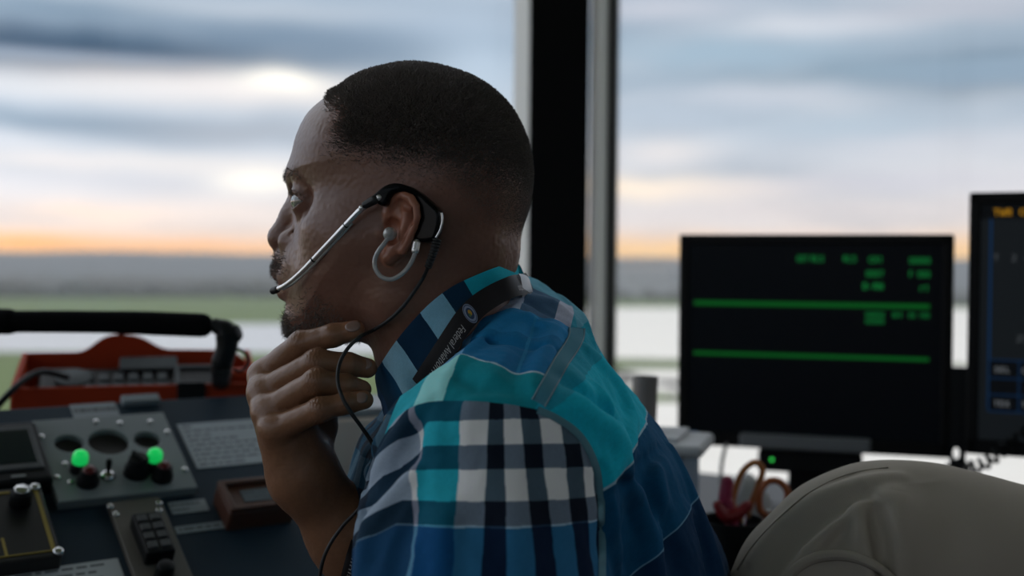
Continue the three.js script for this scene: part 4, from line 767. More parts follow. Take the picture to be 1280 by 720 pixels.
// cloth coordinates in metres: round and down the sleeve; across and down the yoke; across and down the back
const unit3 = (a) => { const l = Math.hypot(...a); return a.map((v) => v / l); }, dot3 = (a, b) => a[0] * b[0] + a[1] * b[1] + a[2] * b[2], cross3 = (a, b) => [a[1] * b[2] - a[2] * b[1], a[2] * b[0] - a[0] * b[2], a[0] * b[1] - a[1] * b[0]], minus3 = (a, b) => [a[0] - b[0], a[1] - b[1], a[2] - b[2]];
const armAxis = unit3(minus3(ARM_MID, SLEEVE_O)), armOut = (() => { const e = [0, 0, 1], k = dot3(e, armAxis); return unit3(minus3(e, armAxis.map((v) => v * k))); })(), armSide = cross3(armAxis, armOut).map((v) => -v);
const sleeveUV = (x, y, z) => { const p = minus3([x, y, z], SLEEVE_O); const u = Math.atan2(dot3(p, armSide), dot3(p, armOut)) * 0.08, v = dot3(p, armAxis) + 0.067 * u, t = clamp((0.06 - v) / 0.096);
  return u < 0 ? [Math.min(u, u + 0.0046 * t) * lerp(1, 0.55, Math.pow(t, 0.8)) + 0.0025 * t, v - 0.55 * Math.max(0, -u - 0.062)] : [u + 0.0025 * t, v]; ; };
const yokeV = unit3([-0.03, -0.09, 0.12]), yokeU = unit3([1, -0.25, 0.06]), yokeO = hx(640, 400, 0.88);
const yokeUV = (x, y, z) => { const p = minus3([x, y, z], yokeO); return [dot3(p, yokeU), dot3(p, yokeV)]; };
const backUV = (x, y, z) => [-(z + TORSO_D), 0.50 * x - 0.866 * y];


// dyed cloth: a texture laid out in metres, with the weave as fine grain
const CLOTH_LIGHT = 0.39;
function clothTexture(w, h, u0, v0, du, dv, fn) {
  const d = new Uint8Array(w * h * 4), enc = (c) => 255 * (c <= 0.0031308 ? c * 12.92 : 1.055 * Math.pow(c, 1 / 2.4) - 0.055);
  for (let j = 0; j < h; j++) for (let i = 0; i < w; i++) {
    const u = u0 + (i + 0.5) / w * du, v = v0 + (j + 0.5) / h * dv, c = fn(u + 0.0006 * nz(u * 300, v * 60), v + 0.0006 * nz(u * 60, v * 300, 4));
    const g = 1 + 0.10 * nz(u * 1900, v * 260, 1) + 0.10 * nz(u * 260, v * 1900, 2) + 0.12 * fbm(u * 45, v * 45, 8, 3);
    for (let k = 0; k < 3; k++) d[(j * w + i) * 4 + k] = clamp(enc(clamp(lin(c[k]) / CLOTH_LIGHT * g, 0.0008, 0.93)), 0, 255);
    d[(j * w + i) * 4 + 3] = 255;
  }
  const t = new THREE.DataTexture(d, w, h); t.colorSpace = THREE.SRGBColorSpace; t.magFilter = THREE.LinearFilter; t.wrapS = t.wrapT = THREE.MirroredRepeatWrapping; t.needsUpdate = true; return t;
}
const band = (list, x) => { for (const b of list) if (x < b[0]) return b[1]; return list[list.length - 1][1]; };
const weave = noiseTexture(256, (x, y) => 0.5 + 0.25 * Math.sin(x * Math.PI * 2 * 64) * Math.sin(y * Math.PI * 2 * 64) + 0.25 * nz(x * 40, y * 40));
const clothMaterial = (map, scale) => { const b = weave.clone(); b.repeat.set(scale[0] / 0.05, scale[1] / 0.05); b.needsUpdate = true; return new THREE.MeshPhysicalMaterial({ map, roughness: 0.92, specularIntensity: 0.35, bumpMap: b, bumpScale: 0.0002, sheen: 0.18, sheenRoughness: 0.4, sheenColor: new THREE.Color(0.5, 0.55, 0.6) }); };
// sleeve: white, black and teal columns crossed by light and dark rows, blue further down
const SLEEVE_COLS = [[-0.135, 'k'], [-0.0898, 'n'], [-0.0433, 'g'], [-0.0398, 'l'], [-0.0142, 't'], [0.0018, 'w'], [0.0153, 'k'], [0.0315, 'w'], [0.047, 'k'], [0.0645, 'w'], [0.08, 'k'], [0.096, 'w'], [0.112, 'k'], [0.14, 't'], [1, 'n']];
const SLEEVE_ROWS = [[-0.0475, 'L'], [-0.0259, 'D'], [-0.0095, 'L'], [0.0061, 'D'], [0.0261, 'L'], [0.0410, 'D'], [0.0421, 'I'], [0.092, 'B'], [0.11, 'D'], [0.13, 'L'], [0.15, 'D'], [0.17, 'L'], [1, 'B']];
const SLEEVE_DYE = {
  w: { L: [166, 164, 174], D: [76, 86, 98], B: [30, 76, 106], I: [120, 140, 155] }, k: { L: [52, 66, 76], D: [9, 15, 25], B: [5, 20, 40], I: [30, 50, 70] }, t: { L: [24, 118, 132], D: [6, 58, 74], B: [6, 50, 86], I: [60, 110, 130] },
  g: { L: [104, 114, 126], D: [14, 32, 46], B: [12, 44, 70], I: [60, 80, 95] }, n: { L: [80, 92, 104], D: [8, 20, 32], B: [8, 34, 58], I: [30, 50, 70] }, l: { L: [176, 166, 176], D: [96, 98, 110], B: [60, 96, 118], I: [140, 140, 150] },
};
const sleeveTexture = clothTexture(1300, 1175, -0.26, -0.12, 0.52, 0.47, (u, v) => SLEEVE_DYE[band(SLEEVE_COLS, u)][band(SLEEVE_ROWS, v)]);
// yoke: blue above a thin pale line, teal below it, a pale stripe at the front
const yokeTexture = clothTexture(800, 900, -0.16, -0.08, 0.32, 0.36, (u, v) => {
  const edge = -0.0258, line = 0.103 - 7.8 * Math.max(0, 0.03 - u) ** 2, teal = v > line + 0.001;
  if (u < edge && u > edge - 0.0185) return teal ? [112, 168, 182] : v < -0.012 ? [140, 148, 164] : [84, 126, 156];
  if (u <= edge - 0.0185) return teal ? [30, 116, 128] : u > edge - 0.024 ? [16, 66, 100] : u > edge - 0.034 ? [78, 124, 152] : [14, 58, 92];
  if (Math.abs(v - line) <= 0.001) return [124, 140, 148];
  if (teal) return [10, 94, 104];
  if (v < -0.008 - 0.12 * (u - 0.02)) return u > 0.032 ? (u > 0.046 ? [46, 112, 130] : [136, 138, 152]) : u < 0.004 ? [132, 140, 156] : [54, 76, 98];
  if (Math.abs(u - 0.018) < 0.0012) return [30, 92, 126];
  return v > 0.03 ? [16, 78, 114] : [24, 88, 126];
});
// back: teal, a pale line, blue, then navy
const backTexture = clothTexture(900, 900, -0.30, -0.05, 0.6, 0.6, (u, v) => {
  if (v < 0.055) return [70, 118, 134];
  if (v < 0.083) return [24, 108, 126];
  if (v < 0.150) return [12, 128, 146];
  if (v < 0.1522) return [112, 134, 146];
  if (v < 0.226) return [6, 54, 82];
  if (v < 0.2275) return [70, 100, 120];
  if (v < 0.30) return [8, 34, 58];
  return Math.floor(v / 0.03) % 2 ? [76, 86, 98] : [9, 18, 30];
});
// front: small navy and slate checks beside the buttons
const frontTexture = clothTexture(700, 700, -0.2, -0.5, 0.5, 0.55, (u, v) => {
  const c = Math.floor((u + 1) / 0.017) % 2, r = Math.floor((v + 1) / 0.024) % 2;
  return c && r ? [42, 62, 74] : c || r ? [6, 40, 56] : [3, 16, 28];
});
const collarTexture = clothTexture(1400, 90, 0, 0, 0.28, 0.05, (u, v) => {
  const t = u / 0.28;
  return t < 0.335 ? [18, 118, 132] : t < 0.445 ? [10, 34, 52] : t < 0.56 ? [88, 122, 138] : t < 0.69 ? [8, 30, 48] : t < 0.80 ? [92, 122, 136] : t < 0.93 ? [10, 44, 66] : [8, 52, 86];
});

const inRoom = (g) => g.applyMatrix4(camera.matrixWorld);
const fit = (g, uv, u0, v0, du, dv) => mapUV(g, (x, y, z) => { const [u, v] = uv(x, y, z); return [(u - u0) / du, (v - v0) / dv]; });
const armholeSide = besideLine(ARMHOLE), yokeSide = besideLine(YOKE), frontSide = besideLine(smoothLine([[545, 395], [508, 478], [490, 518], [473, 570], [458, 640], [446, 780]], 30));
const sideSleeve = (x, y, z) => { const p = picture(x, y, z); return Math.min(-armholeSide(...p) * 0.0006, z + 0.885); };
const sideYoke = (x, y, z) => { const p = picture(x, y, z); return Math.min(-yokeSide(...p) * 0.0006, z + 0.945); };
const sideFront = (x, y, z) => { const p = picture(x, y, z); return -frontSide(...p) * 0.0006; };
const shirtRest = cutMesh(shirtWhole, (x, y, z) => -sideSleeve(x, y, z)), shirtBody = cutMesh(shirtRest, (x, y, z) => -sideFront(x, y, z));
const sleeveGeometry = inRoom(fit(cutMesh(shirtWhole, sideSleeve), sleeveUV, -0.26, -0.12, 0.52, 0.47));
const frontGeometry = inRoom(fit(cutMesh(shirtRest, sideFront), (x, y, z) => [z + 1.0 + x * 0.4, y], -0.2, -0.5, 0.5, 0.55));
const yokeGeometry = inRoom(fit(cutMesh(shirtBody, sideYoke), yokeUV, -0.16, -0.08, 0.32, 0.36));
const backGeometry = inRoom(fit(cutMesh(shirtBody, (x, y, z) => -sideYoke(x, y, z)), backUV, -0.30, -0.05, 0.6, 0.6));

// a band of cloth between two edges, with thickness
function strip(A, B, n, m, thick, bulge = 0, closed = false) {
  const a = curve(A, closed), b = curve(B, closed), pos = [], uv = [], idx = [], mid = [], p = V(), q = V();
  for (let i = 0; i <= n; i++) { a.getPoint(i / n, p); b.getPoint(i / n, q); for (let j = 0; j <= m; j++) mid.push(p.clone().lerp(q, j / m)); }
  const nor = mid.map((v, k) => { const i = Math.floor(k / (m + 1)), j = k % (m + 1), t = mid[Math.min(n, i + 1) * (m + 1) + j].clone().sub(mid[Math.max(0, i - 1) * (m + 1) + j]), s = mid[i * (m + 1) + Math.min(m, j + 1)].clone().sub(mid[i * (m + 1) + Math.max(0, j - 1)]); return s.cross(t).normalize(); });
  const layer = (side) => { const o = pos.length / 3; mid.forEach((v, k) => { const i = Math.floor(k / (m + 1)), j = k % (m + 1), s = j / m, h = side * thick / 2 * Math.sqrt(Math.max(0.02, 1 - (2 * s - 1) ** 8)) + bulge * 4 * s * (1 - s); pos.push(v.x + nor[k].x * h, v.y + nor[k].y * h, v.z + nor[k].z * h); uv.push(i / n, s); }); return o; };
  const o1 = layer(1), o2 = layer(-1), id = (o, i, j) => o + i * (m + 1) + j;
  for (let i = 0; i < n; i++) for (let j = 0; j < m; j++) {
    idx.push(id(o1, i, j), id(o1, i + 1, j + 1), id(o1, i + 1, j), id(o1, i, j), id(o1, i, j + 1), id(o1, i + 1, j + 1));
    idx.push(id(o2, i, j), id(o2, i + 1, j), id(o2, i + 1, j + 1), id(o2, i, j), id(o2, i + 1, j + 1), id(o2, i, j + 1));
  }
  for (let i = 0; i < n; i++) for (const j of [0, m]) idx.push(id(o1, i, j), id(o1, i + 1, j), id(o2, i + 1, j), id(o1, i, j), id(o2, i + 1, j), id(o2, i, j));
  for (let j = 0; j < m; j++) for (const i of [0, n]) idx.push(id(o1, i, j), id(o1, i, j + 1), id(o2, i, j + 1), id(o1, i, j), id(o2, i, j + 1), id(o2, i, j));
  const g = new THREE.BufferGeometry(); g.setAttribute('position', new THREE.Float32BufferAttribute(pos, 3)); g.setAttribute('uv', new THREE.Float32BufferAttribute(uv, 2)); g.setIndex(idx); g.computeVertexNormals(); return g;
}
const skinField = (x, y, z) => { const h = toHead(x, y, z); return headField(...h); };
const overNeck = (px, py, off) => V(...march((x, y, z) => skinField(x, y, z) - off, px, py, 0.6, 0.96));
// the collar: the near half is laid over the neck, the far half closes behind it
const collarTop = [[646, 327, 0.935], [636, 329.5, 0.905], [612, 337], [588, 347], [564, 359], [540, 377], [516, 401], [494, 428], [478, 452, 0.886], [469, 470, 0.915], [472, 492, 0.925]];
const collarLow = [[658, 362, 0.93], [650, 366, 0.898], [634, 374], [612, 386], [594, 402], [573, 426], [552, 456], [531, 484], [512, 508, 0.842], [494, 524, 0.862], [483, 532, 0.89]];
const collarGeometry = inRoom(strip(collarTop.map(([x, y, d]) => d ? lens(x, y, d) : overNeck(x, y, 0.0045)), collarLow.map(([x, y, d]) => d ? lens(x, y, d) : overNeck(x, y, 0.0125)), 140, 12, 0.0028, 0.0025));
const collarFarGeometry = inRoom(strip([[646, 327, 0.935], [634, 336, 0.985], [590, 345, 1.008], [540, 372, 1.01], [496, 430, 0.985], [470, 470, 0.925]].map((p) => lens(...p)), [[664, 368, 0.93], [660, 370, 0.99], [610, 400, 1.03], [560, 440, 1.03], [512, 500, 1.0], [484, 528, 0.92]].map((p) => lens(...p)), 60, 6, 0.0028));
// the lanyard over it
const lanyardHigh = [[657, 341, 0.945], [648, 343, 0.915], [634, 346], [612, 356], [590, 370], [572, 388], [556, 411], [540, 436], [523, 462], [505, 490], [494, 506, 0.865], [478, 560, 0.93], [455, 630, 0.92], [434, 690, 0.868], [421, 740, 0.868]];
const lanyardLow = [[667, 364, 0.945], [660, 368, 0.91], [645, 371], [626, 380], [606, 394], [590, 411], [574, 434], [557, 460], [540, 486], [524, 508], [512, 522, 0.865], [497, 572, 0.93], [470, 640, 0.92], [447, 697, 0.868], [435, 747, 0.868]];
const lanyardGeometry = inRoom(strip(lanyardHigh.map(([x, y, d]) => d ? lens(x, y, d) : overNeck(x, y, 0.0125)), lanyardLow.map(([x, y, d]) => d ? lens(x, y, d) : overNeck(x, y, 0.0155)), 220, 6, 0.0011));
// seams stand a little proud
const onShirt = (px, py, lift) => V(...march((x, y, z) => shirtField(x, y, z) - lift, px, py, 0.5, 1.1));
function seamBand(line, width, lift = 0.0004, from = 0, to = 1) {
  const a = [], b = [], n = line.length;
  for (let i = 0; i < n; i++) {
    if (i / (n - 1) < from || i / (n - 1) > to) continue;
    const p = line[Math.max(0, i - 1)], q = line[Math.min(n - 1, i + 1)], dx = q[0] - p[0], dy = q[1] - p[1], l = Math.hypot(dx, dy), [x, y] = line[i];
    a.push(onShirt(x - dy / l * width / 2, y + dx / l * width / 2, lift)); b.push(onShirt(x + dy / l * width / 2, y - dx / l * width / 2, lift));
  }
  return inRoom(strip(a, b, a.length * 5, 4, 0.0010));
}

// ---------------------------------------------------------------- hair: short strands rooted in the skin
function strandGeometry(bend, segs, r) {   // one strand, 1 unit long along +y
  const pos = [], idx = [], n = 4;
  for (let i = 0; i <= segs; i++) { const t = i / segs, x = bend * t * t; for (let k = 0; k < n; k++) { const a = k / n * Math.PI * 2, w = r * (1 - 0.75 * t); pos.push(x + Math.cos(a) * w, t, Math.sin(a) * w); } }
  for (let i = 0; i < segs; i++) for (let k = 0; k < n; k++) { const a = i * n + k, b = i * n + (k + 1) % n; idx.push(a, a + n, b, b, a + n, b + n); }
  const g = new THREE.BufferGeometry(); g.setAttribute('position', new THREE.Float32BufferAttribute(pos, 3)); g.setIndex(idx); g.computeVertexNormals(); return g;
}
function strands(count, density, length, geometry, material, name, parent, base, tilt, seed) {
  const rnd = makeRandom(seed), P = headGeometry.attributes.position.array, N = headGeometry.attributes.normal.array, I = headGeometry.index.array, cum = new Float32Array(I.length / 3); let s = 0;
  const a = V(), b = V(), c = V();
  for (let t = 0; t < I.length; t += 3) {
    a.fromArray(P, 3 * I[t]); b.fromArray(P, 3 * I[t + 1]); c.fromArray(P, 3 * I[t + 2]);
    const h = toHead((a.x + b.x + c.x) / 3, (a.y + b.y + c.y) / 3, (a.z + b.z + c.z) / 3), d = density(...h);
    s += d <= 0.02 ? 0 : d * b.sub(a).cross(c.sub(a)).length(); cum[t / 3] = s;
  }
  const out = new THREE.InstancedMesh(geometry, material, count), m = new THREE.Matrix4(), q = new THREE.Quaternion(), up = V(0, 1, 0), n = V(), p = V(), spin = new THREE.Quaternion(), room = new THREE.Quaternion().setFromRotationMatrix(camera.matrixWorld);
  for (let k = 0; k < count; k++) {
    const x = rnd() * s; let lo = 0, hi = cum.length - 1; while (lo < hi) { const mid = (lo + hi) >> 1; if (cum[mid] < x) lo = mid + 1; else hi = mid; }
    const t = lo * 3; let u = rnd(), v = rnd(); if (u + v > 1) { u = 1 - u; v = 1 - v; }
    a.fromArray(P, 3 * I[t]); b.fromArray(P, 3 * I[t + 1]); c.fromArray(P, 3 * I[t + 2]); p.copy(a).addScaledVector(b.sub(a), u).addScaledVector(c.sub(a), v); n.fromArray(N, 3 * I[t]);
    const h = toHead(p.x, p.y, p.z), L = length(...h, rnd) ;
    n.x += (rnd() - 0.5) * tilt; n.y += (rnd() - 0.5) * tilt; n.z += (rnd() - 0.5) * tilt; n.normalize().applyQuaternion(room);
    q.setFromUnitVectors(up, n).multiply(spin.setFromAxisAngle(up, rnd() * 6.283)); p.applyMatrix4(camera.matrixWorld).sub(base).addScaledVector(n, -0.0003);
    out.setMatrixAt(k, m.compose(p, q, V(L * (0.7 + 0.6 * rnd()), L, L * (0.7 + 0.6 * rnd()))));
  }
  out.name = name; out.castShadow = out.receiveShadow = true; out.userData.kind = 'stuff'; parent.add(out); return out;
}

// ---------------------------------------------------------------- the seated man, put together
const PERSON_AT = V(0.18, 0, -1.02);
const man = thing('person', 'person in a blue and teal checked shirt, seated with chin resting on his hand', 'person', PERSON_AT);
const own = (g) => g.translate(-PERSON_AT.x, -PERSON_AT.y, -PERSON_AT.z);
const skin = new THREE.MeshPhysicalMaterial({ vertexColors: true, roughness: 0.42, specularIntensity: 0.65, clearcoat: 0.2, clearcoatRoughness: 0.24 });
{
  // trunk, arms and seat below the clothes, coarser, joined to head and hand
  const under = fieldMesh((x, y, z) => smin(clothBase(x, y, z) + 0.016, cone(x, y, z, FORE[1], FORE[2], 0.027, 0.039), 0.01), [-0.19, -0.60, -1.26], [0.30, -0.03, -0.60], 0.012);
  const body = mergeGeometries([headGeometry.clone(), handGeometry.clone(), paint(under, () => skinTone)]);
  mesh('body', own(inRoom(body)), skin, man);
}
const shirtParts = [['sleeve', sleeveGeometry, sleeveTexture, [0.52, 0.47]], ['yoke', yokeGeometry, yokeTexture, [0.32, 0.36]], ['shirt_back', backGeometry, backTexture, [0.6, 0.6]], ['shirt_front', frontGeometry, frontTexture, [0.5, 0.55]]];
for (const [n, g, t, s] of shirtParts) mesh(n, own(g), clothMaterial(t, s), man);
const collarCloth = clothMaterial(collarTexture, [0.28, 0.05]);
mesh('shirt_collar', own(mergeGeometries([collarGeometry, collarFarGeometry])), collarCloth, man);
const seamCloth = mat(new THREE.Color(0.06, 0.24, 0.33), 0.92, { bumpMap: weave, bumpScale: 0.0002 }), seamPale = mat(new THREE.Color(0.10, 0.24, 0.30), 0.92), threadPale = mat(new THREE.Color(0.24, 0.34, 0.40), 0.9);
{
  const yokeLine = YOKE.filter(([x, y]) => y > 404 && y < 509);
  const seam = mesh('seam', own(seamBand(yokeLine, 21)), seamCloth, man);
  for (const o of [-9, 9]) mesh('stitching', own(inRoom(tube(yokeLine.map(([x, y], i) => { const p = yokeLine[Math.max(0, i - 1)], q = yokeLine[Math.min(yokeLine.length - 1, i + 1)], dx = q[0] - p[0], dy = q[1] - p[1], l = Math.hypot(dx, dy); return onShirt(x - dy / l * o, y + dx / l * o, 0.0008); }), 0.0005, 60, 6))), threadPale, seam);
  const holeLine = ARMHOLE.filter(([x, y]) => x > 669 && y < 770 && y > 510);
  mesh('seam', own(seamBand(holeLine, 9)), seamPale, man);
}
// eyes, brows, nails
const eyeWhite = mat(new THREE.Color(0.2, 0.18, 0.17), 0.15, { clearcoat: 1, clearcoatRoughness: 0.05 }), irisBrown = mat(new THREE.Color(0.02, 0.01, 0.006), 0.1, { clearcoat: 1, clearcoatRoughness: 0.03 });
for (const s of [1, -1]) {
  const e = mesh('eye', new THREE.SphereGeometry(EYE, 32, 24), eyeWhite, man, V(...fromHead(eyeAt[0], eyeAt[1], s * eyeAt[2])).applyMatrix4(camera.matrixWorld).sub(PERSON_AT));
  const look = V(-HC * 0.93 - HS * 0.36, -0.03, -HS * 0.93 + HC * 0.36).applyEuler(camera.rotation).normalize();
  const iris = mesh('iris', new THREE.SphereGeometry(0.0071, 24, 16, 0, Math.PI * 2, 0, 1.1), irisBrown, e, look.clone().multiplyScalar(EYE - 0.0064));
  iris.quaternion.setFromUnitVectors(V(0, 1, 0), look);
}
const nailMaterial = mat(new THREE.Color(0.26, 0.16, 0.13), 0.3, { clearcoat: 0.4, clearcoatRoughness: 0.2 });
for (const [px, py, d, len, turn] of [[441, 408, 0.8725, 0.0062, 0.28], [457, 455, 0.8795, 0.005, -0.15], [452, 497, 0.8495, 0.0046, 0.25]]) {
  const n = mesh('fingernail', new THREE.SphereGeometry(1, 20, 12).scale(len, 0.0048, 0.0016), nailMaterial, man, at(px, py, d).sub(PERSON_AT), [-0.55, 0, turn]);
}
const hairMaterial = mat(new THREE.Color(0.16, 0.135, 0.12), 0.4, { specularIntensity: 1 });
strands(105000, (f, u, l) => hairDensity(f, u, l) ** 1.3, (f, u, l, r) => lerp(0.0012, 0.0042, sstep(0.02, 0.085, u) * hairDensity(f, u, l)) * (0.75 + 0.5 * r()), strandGeometry(0.35, 2, 0.125), hairMaterial, 'hair', man, PERSON_AT, 0.9, 11);
strands(1900, (f, u, l) => { const b = Math.exp(-(((f - CHIN[0] - 0.004) / 0.017) ** 2) - ((u - CHIN[1] + 0.007) / 0.010) ** 2 - (l / 0.024) ** 2); return b; }, (f, u, l, r) => 0.0026 + 0.0036 * r(), strandGeometry(0.7, 4, 0.05), hairMaterial, 'beard', man, PERSON_AT, 1.3, 12);
strands(5200, (f, u, l) => beardDensity(f, u, l), (f, u, l, r) => 0.0014 + 0.0018 * r(), strandGeometry(0.5, 2, 0.1), hairMaterial, 'stubble', man, PERSON_AT, 1.2, 13);
strands(420, (f, u, l) => { const a = Math.abs(l), t = (a - 0.014) / 0.036; return t < 0 || t > 1 ? 0 : Math.exp(-(((u - hp(372, 224, 0.02)[1] - 0.004 * Math.sin(t * 2.6)) / 0.003) ** 2)) * sstep(0.06, 0.08, f); }, (f, u, l, r) => 0.0016 + 0.001 * r(), strandGeometry(0.6, 3, 0.09), hairMaterial, 'eyebrow', man, PERSON_AT, 1.4, 14);
strands(260, (f, u, l) => { const e0 = f - eyeAt[0], ey = u - eyeAt[1], e1 = Math.abs(l) - eyeAt[2], er = Math.hypot(e0, ey, e1), sl = Math.atan2(ey, Math.max(0.85 * e0 + 0.527 * e1, 1e-5)); return er > EYE + 0.0038 ? 0 : sstep(0.16, 0.03, Math.abs(sl - 0.52)); }, (f, u, l, r) => 0.0022 + 0.001 * r(), strandGeometry(0.5, 3, 0.07), hairMaterial, 'eyelashes', man, PERSON_AT, 0.5, 15);
// shirt button at the collar point
mesh('button', lathe([[0, 0.001], [0.003, 0.001], [0.0042, 0.0014], [0.0048, 0.0008], [0.0048, -0.0008], [0, -0.0008]], 20), mat('#b8b2a6', 0.35), man, at(486, 525, 0.868).sub(PERSON_AT), [1.3, 0, 0.5]);

// trousers and shoes below the frame
{
  const hip = [0.06, 0.70, -1.0], legs = [[[0.03, 0.68, -0.91], [-0.37, 0.66, -0.86], [-0.30, 0.10, -0.86]], [[0.03, 0.68, -1.09], [-0.37, 0.66, -1.12], [-0.30, 0.10, -1.12]]];
  const f = (x, y, z) => { let d = egg(x, y, z, hip, 0.15, 0.11, 0.19); for (const [a, b, c] of legs) { d = smin(d, cone(x, y, z, a, b, 0.085, 0.065), 0.04); d = smin(d, cone(x, y, z, b, c, 0.065, 0.048), 0.02); } return d; };
  mesh('trousers', own(fieldMesh(f, [-0.46, 0.04, -1.24], [0.24, 0.84, -0.74], 0.012)), mat(new THREE.Color(0.03, 0.032, 0.04), 0.9), man);
  for (const [, , c] of legs) mesh('shoe', box(0.27, 0.09, 0.10, 0.04, 5), mat(new THREE.Color(0.015, 0.013, 0.012), 0.45), man, [c[0] - 0.06 - PERSON_AT.x, 0.045, c[2] - PERSON_AT.z]);
  const o = thing('office_chair', 'dark office chair under the seated man', 'chair', [0.10, 0, -1.0]), pad = mat(new THREE.Color(0.02, 0.02, 0.022), 0.85);
  mesh('seat', box(0.46, 0.07, 0.48, 0.03, 4), pad, o, [0, 0.545, 0]); mesh('backrest', box(0.06, 0.34, 0.42, 0.03, 4), pad, o, [0.27, 0.76, 0], [0, 0, -0.12]); mesh('back_bar', box(0.03, 0.30, 0.06, 0.008), plastic, o, [0.26, 0.60, 0]);
  mesh('column', lathe([[0, 0.52], [0.022, 0.52], [0.026, 0.12], [0, 0.12]], 20), chrome, o);
  for (let k = 0; k < 5; k++) { const a = k / 5 * Math.PI * 2; mesh('leg', taperTube([V(0, 0.12, 0), V(Math.cos(a) * 0.15, 0.10, Math.sin(a) * 0.15), V(Math.cos(a) * 0.28, 0.075, Math.sin(a) * 0.28)], [0.024, 0.02, 0.014], 10, 10), plastic, o); mesh('caster', new THREE.SphereGeometry(0.03, 16, 12), plastic, o, [Math.cos(a) * 0.28, 0.03, Math.sin(a) * 0.28]); }
}

// ---------------------------------------------------------------- lanyard
{
  const o = thing('lanyard', 'black printed neck lanyard with a round seal, worn over the shirt collar', 'lanyard', PERSON_AT);
  const tex = canvasTexture(2048, 96, (c, w, h) => {
    c.fillStyle = '#1c1618'; c.fillRect(0, 0, w, h);
    c.fillStyle = '#bdb6b2'; c.textBaseline = 'middle';
    const word = (text, x, size) => { c.save(); c.translate(x, h * 0.33); c.font = `${size}px sans-serif`; c.fillText(text, 0, 0); c.restore(); };
    c.save(); c.scale(0.62, 1); word('Administration', 130, 40); c.restore();
    c.save(); c.translate(673, h / 2);
    c.fillStyle = '#8d97ad'; c.beginPath(); c.arc(0, 0, 44, 0, 7); c.fill(); c.strokeStyle = '#4b5670'; c.lineWidth = 5; c.beginPath(); c.arc(0, 0, 38, 0, 7); c.stroke();
    c.fillStyle = '#2d3f5c'; c.beginPath(); c.arc(0, 0, 26, 0, 7); c.fill(); c.fillStyle = '#c9962e'; c.beginPath(); c.arc(-3, 3, 13, 0, 7); c.fill(); c.fillStyle = '#5c7a4a'; c.beginPath(); c.arc(7, -4, 8, 0, 7); c.fill(); c.restore();
    word('Federal Aviation Administration', 768, 44); word('Federal Aviation Administration', 1500, 44);
  });
  mesh('ribbon', own(lanyardGeometry), mat('#ffffff', 0.6, { map: tex, specularIntensity: 0.6 }), o);
  mesh('pale_band', own(inRoom(strip([[648, 342, 0.905], [654, 343, 0.921], [658.5, 345, 0.94]].map((p) => lens(...p)), [[652.5, 371, 0.898], [660, 371, 0.915], [665, 369, 0.938]].map((p) => lens(...p)), 12, 6, 0.003))), mat(new THREE.Color(0.5, 0.5, 0.53), 0.35), o).userData.label = 'pale band over the ribbon at the nape';  // pale band laid over the back end of the ribbon
}

